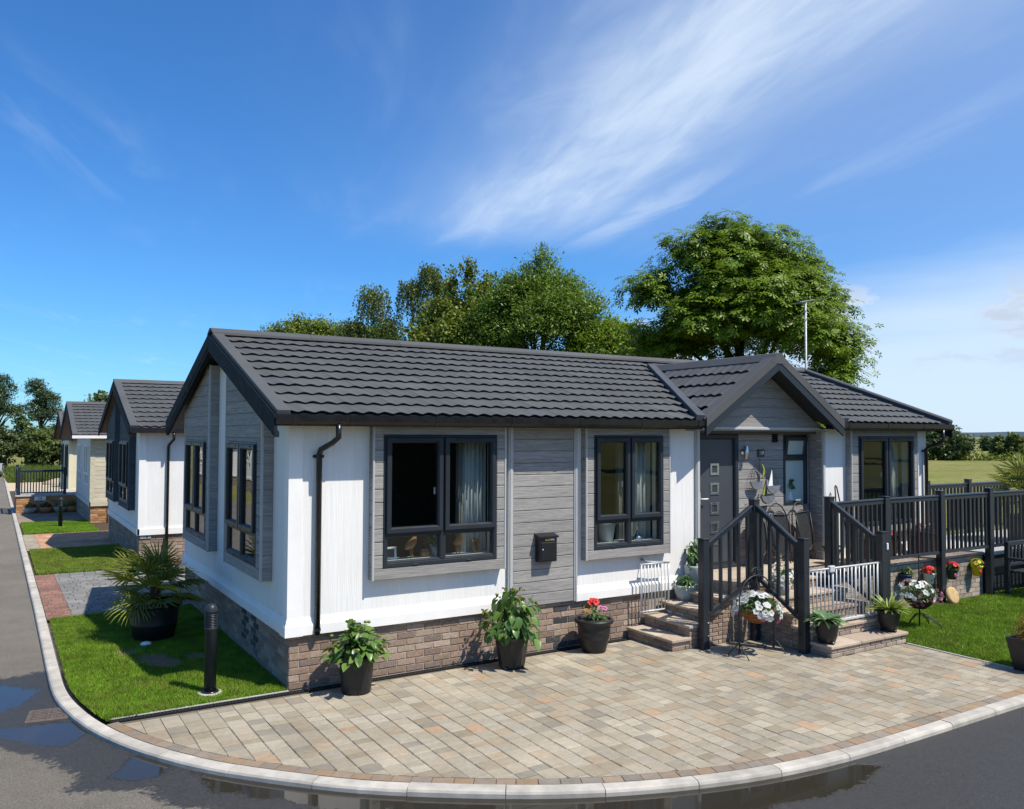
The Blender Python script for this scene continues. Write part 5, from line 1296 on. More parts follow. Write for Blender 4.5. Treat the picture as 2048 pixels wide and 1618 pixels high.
def basket(c, w, h, lab, white, pink, seed, arch_w, arch_h):
    """wrought iron stand with a hanging flower basket"""
    x, y, z = c; t = thing('basket_stand', c, lab[0], 'plant stand', 'wrought iron basket stands')
    fr = MB(); r = .0085; pts = []
    for k in range(17):
        a = math.pi*k/16; pts.append((x-arch_w*math.cos(a), y, arch_h-arch_w+arch_w*math.sin(a)*1.0))
    part(t, 'arch', MB().tube([(x-arch_w, y, .05)]+pts+[(x+arch_w, y, .05)], r, 6), 'iron', True)
    for s in (-1, 1):
        for dy in (-1, 1):
            part(t, 'foot', MB().tube([(x+s*arch_w, y, .16), (x+s*(arch_w+.01), y+dy*.05, .13), (x+s*(arch_w+.015), y+dy*.13, .05), (x+s*(arch_w+.02), y+dy*.17, .004)], r*.8, 6), 'iron', True)
            sc = [(x+s*arch_w, y+dy*(.035+.022*math.cos(q)), .07+.03*math.sin(q)) for q in np.linspace(0, 5, 10)]; part(t, 'scroll', MB().tube(sc, .005, 5), 'iron', True)
        sp = [(x+s*(.055+(.045-.006*q)*math.cos(q*1.05+2.3)), y, arch_h+.045+(.045-.006*q)*math.sin(q*1.05+2.3)) for q in np.linspace(0, 6, 16)]; part(t, 'scroll', MB().tube(sp, .0055, 5), 'iron', True)
    cr = [(x-.11*math.cos(q), y, arch_h+.02+.075*math.sin(q)) for q in np.linspace(0, math.pi, 12)]; part(t, 'crest', MB().tube(cr, .006, 5), 'iron', True)
    hk = arch_h-.012; part(t, 'hook', MB().tube([(x, y, hk), (x+.012, y, hk-.03), (x, y, hk-.045)], .005, 5), 'iron')
    bz = z+h; b = thing('hanging_basket', (x, y, bz), lab[1], 'flower basket', 'hanging flower baskets')
    for k in range(7):
        v = k/6; rr = w*math.sin(math.pi/2*(.30+.70*v)); part(b, 'wicker_coil', MB().lathe([(rr-.012, -.012), (rr, -.014), (rr+.006, .0), (rr, .014), (rr-.012, .012)], 24, (x, y, bz+.012+.024*k)), 'wicker', True)
    part(b, 'liner', MB().lathe([(w*.35, .004), (w*.75, .06), (w*.95, .16)], 20, (x, y, bz)), 'fibre')
    for a in (.3, 2.4, 4.5): part(b, 'chain', MB().tube([(x+w*.95*math.cos(a), y+w*.95*math.sin(a), bz+.16), (x, y, hk-.05)], .0035, 5), 'iron')
    tuft('foliage', b, (x, y, bz+.13), w*1.35, .20, 900, .045, 'leaf_small', seed=seed, kind='stuff')
    g = np.random.default_rng(seed)
    for k in range(white+pink):
        wh = k < white; a = g.uniform(0, 6.28); e = g.uniform(-.15, 1.4) if wh else g.uniform(-.35, .5)
        d = Vector((math.cos(a)*math.cos(e), math.sin(a)*math.cos(e)-.0, math.sin(e))); sx = (-.06 if wh else .08)*(1 if lab[2] else 0)
        p = Vector((x+sx, y, bz+.13))+Vector((d.x*w*1.5, d.y*w*1.5, d.z*.24)); inst(b, 'flower', FLW if wh else FLP, p, aim(d.cross(Vector((.3, .2, 1))), d+rv(.35)), float(g.uniform(.85, 1.2)))
basket((5.37, -1.52, 0), .205, .40, ('low arched wrought iron stand on the paving between the railings', 'wicker basket of mostly white petunias hanging between the step railings', False), 95, 12, 5, .30, .97)
def shepherd():
    x, y = 8.45, -1.70; t = thing('basket_stand', (x, y, 0), 'slim wrought iron stand on the lawn in front of the brick wall', 'plant stand', 'wrought iron basket stands')
    part(t, 'pole', MB().tube([(x-.05, y-.03, .0), (x-.05, y-.03, .78), (x-.03, y-.02, .90), (x, y, .985), (x+.012, y, 1.01), (x+.0, y, 1.03)], .0085, 6), 'iron', True)
    part(t, 'pole', MB().tube([(x+.05, y+.03, .0), (x+.05, y+.03, .78), (x+.03, y+.02, .90), (x, y, .985)], .0085, 6), 'iron', True)
    for s, px, py in ((1, x-.05, y-.03), (1, x+.05, y+.03)):
        for a in (-.9, .1, 1.0): part(t, 'foot', MB().tube([(px, py, .20), (px+.10*math.cos(a), py+.10*math.sin(a), .17), (px+.22*math.cos(a), py+.22*math.sin(a), .09), (px+.30*math.cos(a), py+.30*math.sin(a), .01)], .007, 6), 'iron', True)
    w = .20; bz = .28; b = thing('hanging_basket', (x, y, bz), 'dark basket of white and pink petunias on the slim lawn stand', 'flower basket', 'hanging flower baskets')
    for k in range(7):
        v = k/6; rr = w*math.sin(math.pi/2*(.30+.70*v)); part(b, 'wicker_coil', MB().lathe([(rr-.012, -.012), (rr, -.014), (rr+.006, .0), (rr, .014), (rr-.012, .012)], 22, (x, y, bz+.012+.024*k)), 'fibre', True)
    tuft('foliage', b, (x, y, bz+.13), w*1.4, .20, 900, .045, 'leaf_small', seed=9, kind='stuff')
    g = np.random.default_rng(3)
    for k in range(66):
        wh = k < 36; a = g.uniform(0, 6.28); e = g.uniform(-.1, 1.3) if wh else g.uniform(-.3, .6)
        d = Vector((math.cos(a)*math.cos(e), math.sin(a)*math.cos(e), math.sin(e))); p = Vector((x+(-.12 if wh else .07), y-.02, bz+.15+(.03 if wh else -.02)))+Vector((d.x*w*1.3, d.y*w*1.3, d.z*.24))
        inst(b, 'flower', FLW if wh else FLP, p, aim(d.cross(Vector((.3, .2, 1))), d+rv(.35)), float(g.uniform(.8, 1.15)))
shepherd()
def wallpots():
    for x, z, m, fm, lab in ((9.36, .385, 'navy_paint', FLY, 'navy and red wall pot with one yellow flower, nearest the gate'), (9.97, .36, 'white_paint', FLR, 'white wall pot of red flowers left of the middle railing post'), (10.60, .375, 'green_dark', FLR, 'dark patterned wall pot of red flowers right of the middle railing post'), (11.32, .37, 'yellow_paint', FLY, 'yellow wall pot of yellow flowers farthest along the brick wall')):
        c = (x, -.905, z); t = thing('wall_pot', c, lab, 'wall pot', 'pots hung on the terrace brick wall')
        pot_lathe(t, c, [(.055, 0), (.060, .003), (.088, .145), (.093, .15), (.095, .17), (.085, .17), (.082, .15)], m, 20, (.083, .155)); part(t, 'hook', MB().box((x-.01, -.83, z+.12), (x+.01, -.805, z+.19)), 'iron')
        if m == 'navy_paint': part(t, 'band', MB().lathe([(.058, .004), (.080, .095), (.078, .098)], 20, c), 'red_paint', True)
        if m in ('yellow_paint', 'green_dark'): part(t, 'motif', MB().sphere((x-.02, -.905-.070, z+.075), (.038, .014, .038), 8, 6), 'red_paint' if m == 'yellow_paint' else 'petal_pink')
        if m == 'white_paint': part(t, 'motif', MB().sphere((x+.01, -.905-.070, z+.085), (.016, .012, .022), 8, 6).sphere((x-.03, -.905-.064, z+.06), (.012, .012, .012), 6, 5), 'post_black')
        tuft('foliage', t, (c[0], c[1], z+.16), .11, .10, 140, .055, 'leaf_small', seed=int(x*10), kind='stuff')
        for k in range(1 if m == 'navy_paint' else 14):
            a = random.uniform(0, 6.28); e = random.uniform(.1, 1.4); d = Vector((math.cos(a)*math.cos(e), math.sin(a)*math.cos(e), math.sin(e)))
            if m == 'navy_paint': d = Vector((.5, -.4, .7))
            inst(t, 'flower', fm, (x+d.x*.11, -.905+d.y*.11, z+.18+d.z*.10), aim(d.cross(Vector((.3, .2, 1))), d), 2.2 if m == 'navy_paint' else random.uniform(1.0, 1.4))
    fl = Fr((10.42, -.985, .135), (1, 0, 0), (0, .34, 1), (0, -1, .34)); t = thing('log_slice', (10.42, -.98, 0), 'round pale log slice leaning at the foot of the brick wall', 'log slice')
    part(t, 'wood_face', MB(fl).lathe([(.135, 0), (.138, .012), (.132, .055), (.10, .058)], 26), 'log', True); part(t, 'bark_ring', MB(fl).lathe([(.140, .003), (.143, .02), (.139, .048), (.134, .05)], 26), 'log', True)
wallpots()

# ------------------------------------------------------------------ palms
def frondmesh(name, pet, rad, nl=24, mat='leaf_palm', spread=108, droop=.16, seed=1):
    g = random.Random(seed); mb = MB(); 
    mb.tube([(0, 0, 0), (0, pet*.6, .02), (0, pet, 0)], [.010, .007, .006], 5)
    for k in range(nl):
        a = R(-spread+2*spread*k/(nl-1))+g.uniform(-.04, .04); l = rad*(1-.22*abs(a)/R(spread))*g.uniform(.9, 1.06); dx, dy = math.sin(a), math.cos(a); px, py = dy, -dx
        w = .0105; bz = g.uniform(-.02, .03)
        P = [(0, .008, 0), (l*.45, w, .015+bz), (l*.8, w*.75, -droop*l*.35+bz), (l, .001, -droop*l*1.2+bz)]
        V = []
        for d, ww, z in P: V += [(dx*d-px*ww, pet+dy*d-py*ww, z+ww*.7), (dx*d, pet+dy*d, z-ww*.3), (dx*d+px*ww, pet+dy*d+py*ww, z+ww*.7)]
        F = []
        for i in range(3): F += [(i*3, i*3+1, i*3+4, i*3+3), (i*3+1, i*3+2, i*3+5, i*3+4)]
        mb.add(V, F)
    return mesh(mb, name, mat)
FRO = [frondmesh('frond', .34, .40, seed=1, droop=.06), frondmesh('frond', .28, .42, droop=.18, seed=2), frondmesh('frond', .22, .36, droop=.0, seed=3)]
def palm(c, n, lab, pot=True, sc=1., potmat='pot_black', crown=.62, seed=4):
    g = random.Random(seed); t = thing('potted_palm', c, lab, 'potted palm', 'potted fan palms')
    pot_lathe(t, c, [(.235, 0), (.25, .004), (.285, .20), (.29, .21), (.288, .22), (.305, .40), (.315, .43), (.345, .435), (.352, .46), (.345, .495), (.32, .50), (.312, .47)], potmat, 36, (.313, .44))
    part(t, 'trunk', MB().tube([(c[0], c[1], c[2]+.42), (c[0]+.01, c[1], c[2]+.55), (c[0], c[1], c[2]+crown+.02)], [.075, .07, .05], 10), 'fibre', True)
    for k in range(n):
        a = 2.399*k+g.uniform(-.3, .3); e = R(78-98*(k/n)**.8)+g.uniform(-.12, .12); d = Vector((math.cos(a)*math.cos(e), math.sin(a)*math.cos(e), math.sin(e)))
        nr = Vector((-d.x*math.sin(e), -d.y*math.sin(e), 1))+Vector((g.uniform(-.5, .5), g.uniform(-.5, .5), 0)); z = c[2]+crown-.12*k/n
        inst(t, 'frond', FRO[k % 3], Vector((c[0], c[1], z))+d*.03, aim(d, nr), sc*g.uniform(.85, 1.1))
    return t
pm = palm((-.85, 3.12, 0), 26, 'large fan palm in a wide black pot on the corner lawn', crown=.66)
tuft('trailing_flowers', pm, (-1.08, 2.92, .40), .08, .10, 90, .035, 'petal_purple', seed=5, shape='ball')
solo('stone', MB().sphere((-1.0, 2.72, .03), (.07, .05, .035), 10, 6), 'white_paint', 'small white stone lying in front of the big palm pot', 'stone', smooth=True)
palm((13.95, -.35, DZ-.015), 22, 'fan palm on the side deck at the right edge', sc=1.15, crown=.95, seed=8)

# ------------------------------------------------------------------ bollard lights
def bollard(c, lab):
    x, y, z = c; t = thing('bollard_light', c, lab, 'bollard light', 'bollard lights beside the kerb')
    part(t, 'footing', MB().lathe([(.125, -.02), (.125, .012), (.115, .016)], 20, c), 'concrete')
    part(t, 'base_flange', MB().lathe([(.088, .014), (.088, .026), (.068, .032)], 24, c), 'black_plastic', True)
    part(t, 'post', MB().lathe([(.060, .03), (.060, .655), (.064, .66), (.064, .685), (.055, .69)], 24, c), 'anthracite', True)
    part(t, 'lens', MB().lathe([(.046, .685), (.046, .83)], 20, c), 'frosted_glass', True)
    for k in range(8): part(t, 'louvre', MB().lathe([(.046, .700+.0165*k), (.066, .694+.0165*k), (.067, .700+.0165*k), (.048, .708+.0165*k)], 24, c), 'anthracite', True)
    part(t, 'dome', MB().lathe([(.067, .832), (.067, .850), (.062, .880), (.050, .905), (.030, .920), (.004, .925)], 24, c), 'anthracite', True)
bollard((-.72, .33, 0), 'dark louvred bollard light on the corner lawn near the drain')
bollard((-.93, 20.8, zg(20.8)), 'dark bollard light on the distant lawn by the cream home')

# ------------------------------------------------------------------ things on and at the front wall
def wallthings():
    t = thing('post_box', (3.21, -.07, 1.1), 'black metal post box fixed to the grey cladding panel', 'post box')
    part(t, 'body', MB().cbox((3.065, -.150, 1.12), (3.325, -.045, 1.43), .006), 'post_black')
    part(t, 'lid', MB().add([(3.052, -.168, 1.415), (3.338, -.168, 1.415), (3.338, -.168, 1.437), (3.052, -.168, 1.437), (3.052, -.043, 1.43), (3.338, -.043, 1.43), (3.338, -.043, 1.468), (3.052, -.043, 1.468)], [(0,1,2,3),(4,7,6,5),(0,4,5,1),(1,5,6,2),(2,6,7,3),(3,7,4,0)]), 'post_black')
    part(t, 'door', MB().cbox((3.085, -.157, 1.14), (3.305, -.148, 1.36), .003), 'post_black')
    part(t, 'lock', MB(Fr((3.105, -.157, 1.275))).lathe([(.012, 0), (.012, .006), (.008, .009)], 10), 'steel', True)
    part(t, 'name_plate', MB().cbox((3.145, -.154, 1.385), (3.205, -.149, 1.405), .001), 'yellow_paint'); part(t, 'name_plate', MB().cbox((3.215, -.154, 1.385), (3.285, -.149, 1.405), .001), 'trim_grey')
    text_part(t, 'POST', Fr((3.175, -.155, 1.395)), .020, 'post_black', depth=.0008)
    t = thing('wall_light', (7.03, .20, 2.35), 'steel up-and-down wall light beside the front door', 'wall light')
    part(t, 'shade', MB().lathe([(.030, 0), (.034, .003), (.034, .197), (.030, .20)], 18, (7.03, .165, 2.34)), 'steel', True); part(t, 'bracket', MB(Fr((7.03, .238, 2.44))).lathe([(.045, 0), (.045, .012), (.02, .02), (.02, .05)], 16), 'steel', True)
    t = thing('house_number', (7.42, .22, 2.38), 'small dark plaque reading 19 above the sailboat wall art', 'house number')
    part(t, 'plaque', MB().cbox((7.345, .215, 2.365), (7.490, .234, 2.480), .004), 'post_black'); text_part(t, '19', Fr((7.425, .213, 2.4225)), .085, 'white_paint')
    for dz in (-.025, 0, .025): part(t, 'dot', MB(Fr((7.365, .214, 2.4225+dz))).lathe([(.004, 0), (.004, .002)], 6), 'white_paint')
    # sailboats
    t = thing('wall_art', (7.40, .2, 1.6), 'metal wall art of three sailing boats in silver and lime', 'wall art')
    def hull(x, z, w, y, mat='hull_metal'):
        f = Fr((x, y, z)); P = [(-w/2, .05), (w/2, .06), (w*.40, -.015), (w*.2, -.055), (-w*.12, -.06), (-w*.36, -.02)]; part(t, 'hull', MB(f).prism(P, 0, .022), mat)
        part(t, 'hull_rim', MB(f).tube([(*q, .014) for q in P+[P[0]]], .004, 5), 'iron')
    def sail(P, y, mat, x=0, z=0):
        f = Fr((x, y, z)); part(t, 'sail', MB(f).prism(P, 0, .006), mat); part(t, 'sail_wire', MB(f).tube([(*q, .005) for q in P+[P[0]]], .0035, 5), 'iron')
    hull(7.25, 1.93, .27, .175); hull(7.61, 1.86, .30, .165); hull(7.47, 1.71, .30, .150)
    sail([(7.37, 2.04), (7.385, 2.11), (7.40, 2.17), (7.37, 2.25), (7.34, 2.28), (7.40, 2.25), (7.44, 2.18), (7.44, 2.11), (7.41, 2.06)], .17, 'lime'); sail([(7.35, 1.77), (7.37, 1.84), (7.41, 1.93), (7.43, 1.96), (7.42, 1.88), (7.405, 1.78)], .15, 'lime')
    sail([(7.495, 1.91), (7.59, 2.19), (7.605, 1.90)], .165, 'white_paint')
    wire = [(7.12, 1.96), (7.16, 2.12), (7.24, 2.26), (7.33, 2.33)]; f = Fr((0, .175, 0)); part(t, 'sail_wire', MB(f).tube([(*q, 0) for q in wire], .004, 5).tube([(7.33, 1.95, 0), (7.33, 2.35, 0)], .004, 5).tube([(7.26, 1.98, 0), (7.30, 2.20, 0), (7.33, 2.30, 0)], .003, 5), 'iron')
    for k in range(6): part(t, 'rigging', MB(f).tube([(7.15+.015*k, 2.0+.045*k, 0), (7.32, 2.0+.045*k, 0)], .0018, 4), 'iron')
    part(t, 'sail_wire', MB(Fr((0, .165, 0))).tube([(7.605, 1.90, 0), (7.60, 2.20, 0), (7.74, 1.92, 0)], .0035, 5).tube([(7.62, 1.95, 0), (7.71, 1.97, 0)], .002, 4).tube([(7.62, 2.0, 0), (7.68, 2.02, 0)], .002, 4), 'iron')
    part(t, 'water_line', MB(Fr((0, .17, 0))).tube([(7.50, 1.63, 0), (7.56, 1.60, 0), (7.64, 1.605, 0), (7.70, 1.65, 0), (7.66, 1.69, 0)], .003, 5).tube([(7.17, 1.75, 0), (7.10, 1.77, 0), (7.16, 1.68, 0), (7.30, 1.70, 0)], .003, 5), 'iron')
    # two folded bistro chairs and a small folded table leaning on the porch wall
    def chair(x, z, lab, rot, w=.26, h=.42, name='folding_chair', cat='chair'):
        t = thing(name, (x, .1, z), lab, cat, 'folded bistro set by the porch wall'); f = Fr((x, .02, z), (math.cos(rot), 0, math.sin(rot)), (-math.sin(rot), .16, math.cos(rot)), (0, -1, .16))
        el = lambda w_, h_, c: [(w_*math.cos(q), c+h_*math.sin(q), .0) for q in np.linspace(0, 2*math.pi, 25)]
        part(t, 'back_hoop', MB(f).tube(el(w, h, .50), .0105, 7), 'iron', True)
        part(t, 'seat_disc', MB(f).tube([(p[0]*.86, p[1]*.84+.02, .045) for p in el(w, h*.95, .52)], .009, 6), 'iron', True)
        part(t, 'mesh_panel', MB(f).prism([(p[0]*.80, p[1]*.80+.04) for p in el(w, h*.95, .52)][:-1], .043, .047), 'iron')
        part(t, 'cross_rail', MB(f).tube([(-w*.82, .70, .06), (-w*.80, .74, .06), (w*.80, .74, .06), (w*.82, .70, .06)], .009, 6), 'iron', True)
        for s in (-1, 1):
            part(t, 'leg', MB(f).tube([(s*w*.80, .72, .06), (s*w*.72, .35, .07), (s*w*.5, .12, .05), (s*w*.75, -.0, .02)], .0095, 6), 'iron', True)
            part(t, 'leg', MB(f).tube([(s*w*.98, .45, .02), (s*w*1.02, .2, -.02), (s*w*1.25, -.0, -.05)], .0095, 6), 'iron', True)
        part(t, 'leg_brace', MB(f).tube([(-w*.95, .16, .0), (w*.98, .18, .0)], .007, 6), 'iron', True)
    chair(7.62, DZ+.01, 'black folded bistro chair leaning below the sailboat wall art', -.06); chair(8.22, DZ+.03, 'black folded bistro chair leaning under the narrow frosted window', .05, .21, .40)
    chair(7.16, DZ+.01, 'round folded bistro table hidden behind the tall corner post', .0, .20, .40, 'folding_table', 'table')
    # thin pole by the white wall
    t = thing('garden_pole', (8.75, -.12, DZ), 'thin dark pole bent double leaning on the white wall strip', 'pole')
    part(t, 'shaft', MB().tube([(8.70, -.20, DZ), (8.76, -.09, 1.88), (8.78, -.085, 1.90), (8.80, -.09, 1.88), (8.90, -.30, DZ)], .011, 6), 'iron', True)
    # television aerial behind the roof
    ax, ay = 15.87, 6.2; t = thing('aerial', (ax, ay, -.1), 'television aerial on a tall grey pole behind the roof', 'aerial')
    part(t, 'mast', MB().tube([(ax, ay, -.1), (ax, ay, 6.32)], .030, 8), 'galvanised', True); part(t, 'boom', MB().tube([(ax-.22, ay-.05, 6.28), (ax+.45, ay+.06, 6.40)], .018, 6), 'galvanised')
    for k in range(7): u = -.20+.10*k; part(t, 'element', MB().tube([(ax+u-.05, ay-.34, 6.31+u*.18), (ax+u+.05, ay+.34, 6.31+u*.18)], .009, 5), 'galvanised')
wallthings()

# ------------------------------------------------------------------ behind the windows
def curtain(x0, x1, y, z0, z1, mat, lab, n=6):
    mb = MB(); V = []; m = n*6
    for i in range(m+1):
        t = i/m; x = x0+(x1-x0)*t; yy = y+.022*math.sin(t*n*2*math.pi)+.012*math.sin(t*n*4.3+1)
        V += [(x, yy, z0), (x, yy, z1)]
    mb.add(V, [(2*i, 2*i+2, 2*i+3, 2*i+1) for i in range(m)]); o = solo('curtain', mb, mat, lab, 'curtain', smooth=True)
    md = o.modifiers.new('thickness', 'SOLIDIFY'); md.thickness = .006
    return o
curtain(2.16, 2.50, .20, .72, 2.70, 'curtain', 'pale gathered curtain at right of the large left-hand window'); curtain(2.08, 2.155, .19, .72, 2.70, 'curtain_grey', 'speckled grey curtain edge in the large left-hand window', 2)
curtain(4.66, 5.16, .20, .72, 2.70, 'curtain', 'pale gathered curtain in the middle front window'); curtain(4.54, 4.655, .19, .72, 2.70, 'curtain_grey', 'speckled grey curtain edge in the middle front window', 3)
curtain(10.42, 10.85, .20, .72, 2.70, 'curtain', 'pale gathered curtain in the window beside the deck'); 
for a, b, y0 in ((.80, 2.20, .0), (3.50, 4.90, .0)): pass
def sills():
    for x0, x1, lab in ((1.0, 2.46, 'inner sill of the large left-hand window'), (3.92, 5.10, 'inner sill of the middle front window')):
        solo('window_sill', MB().cbox((x0, -.06, 1.245), (x1, .17, 1.275), .004), 'white_paint', kind='structure')
    def duck(x, y, z, s, rot, lab):
        t = thing('duck_figure', (x, y, z), lab, 'figurine', 'carved wooden ducks'); f = Fr((x, y, z), (math.cos(rot), math.sin(rot), 0), (0, 0, 1), (math.sin(rot), -math.cos(rot), 0))
        b = MB(f); b.tube([(-.085*s, .105*s, 0), (-.06*s, .125*s, 0), (-.01*s, .150*s, 0), (.03*s, .19*s, 0), (.045*s, .24*s, 0), (.05*s, .285*s, 0), (.052*s, .315*s, 0), (.075*s, .33*s, 0)], [.006*s, .030*s, .050*s, .043*s, .024*s, .021*s, .030*s, .022*s], 10); part(t, 'body', b, 'wood', True)
        part(t, 'beak', MB(f).tube([(.08*s, .328*s, 0), (.13*s, .318*s, 0)], [.014*s, .006*s], 8), 'yellow_paint', True)
        for d in (-1, 1): part(t, 'leg', MB(f).tube([(0, .11*s, d*.02*s), (.005*s, .01, d*.022*s), (.04*s, .003, d*.024*s)], .007*s, 6), 'wood', True)
    duck(1.42, .04, 1.275, 1.0, .15, 'carved wooden duck facing right behind the lower left pane'); duck(2.02, .03, 1.275, 1.0, -1.5, 'carved wooden duck seen from behind in the lower middle pane')
    def frame(x, y, w, h, rz, lab, mat='white_paint'):
        t = thing('picture_frame', (x, y, 1.275), lab, 'picture frame', rz=rz); f = Fr((0, 0, 0), (1, 0, 0), (0, .25, 1), (0, -1, .25)); part(t, 'frame', MB(f).ring(-w/2, 0, w/2, h, .025, -.01, .012, .004), mat, local=True); part(t, 'picture', MB(f).box((-w/2+.02, .02, -.006), (w/2-.02, h-.02, .002)), 'interior', local=True); part(t, 'strut', MB().box((-.01, .03, 0), (.01, .10, .012)), mat, local=True)
    frame(1.145, .06, .19, .14, -.25, 'white picture frame in the lower left corner of the large window'); frame(2.30, .06, .12, .16, .3, 'small dark picture frame beside the curtain in the large window', 'wood')
    c = (1.76, .08, 1.275); t = thing('potted_plant', c, 'leafy houseplant in a grey pot between the two wooden ducks', 'potted plant'); pot_lathe(t, c, [(.06, 0), (.085, .12), (.075, .12)], 'grey_glaze', 18, (.075, .11)); tuft('foliage', t, (c[0]-.03, c[1], c[2]+.14), .13, .17, 110, .07, 'leaf_small', seed=2, kind='stuff')
    solo('wooden_box', MB().cbox((1.555, .03, 1.275), (1.655, .10, 1.335), .004).cbox((1.565, .04, 1.335), (1.645, .09, 1.365), .003), 'wood', 'small wooden box on the sill beside the leafy houseplant', 'box')
    c = (4.30, .10, 1.275); t = thing('bucket', c, 'grey-green bucket on the sill of the middle front window', 'bucket'); part(t, 'body', MB().lathe([(.085, 0), (.12, .235), (.125, .24), (.115, .24)], 24, c), 'grey_glaze', True); part(t, 'handle', MB().tube([(c[0]+.12*math.cos(q), c[1], c[2]+.22+.06*math.sin(q)) for q in np.linspace(0, math.pi, 10)], .004, 5), 'iron')
    c = (4.78, .05, 1.275); t = thing('table_lamp', c, 'slim steel ornament with a round base in the middle front window', 'ornament'); part(t, 'base', MB().lathe([(.085, 0), (.09, .01), (.06, .06), (.018, .10), (.012, .13)], 20, c), 'steel', True); part(t, 'stem', MB().lathe([(.012, .12), (.009, .25), (.012, .30)], 10, c), 'steel', True)
    c = (4.05, .06, 1.275); t = thing('potted_plant', c, 'tiny pale potted plant at left of the middle window sill', 'potted plant'); pot_lathe(t, c, [(.035, 0), (.045, .08), (.04, .08)], 'white_paint', 16, (.04, .075)); tuft('foliage', t, (c[0], c[1], c[2]+.08), .05, .12, 40, .05, 'leaf_far', seed=12, kind='stuff')
    c = (4.22, .9, .72); t = thing('round_table', c, 'round wooden table inside the room behind the middle window', 'table'); part(t, 'table_top', MB().lathe([(.42, .92), (.42, .98)], 28, c), 'wood', True); part(t, 'pedestal', MB().lathe([(.22, 0), (.05, .05), (.04, .92)], 12, c), 'wood', True)
    c = (8.14, .30, 1.66); t = thing('vase', c, 'white vase with green sprigs inside the narrow frosted window', 'vase'); part(t, 'body', MB().lathe([(.06, 0), (.07, .01), (.03, .14), (.035, .18)], 18, c), 'white_paint', True); tuft('foliage', t, (c[0], c[1], c[2]+.18), .10, .20, 60, .08, 'leaf_small', seed=14)
sills()

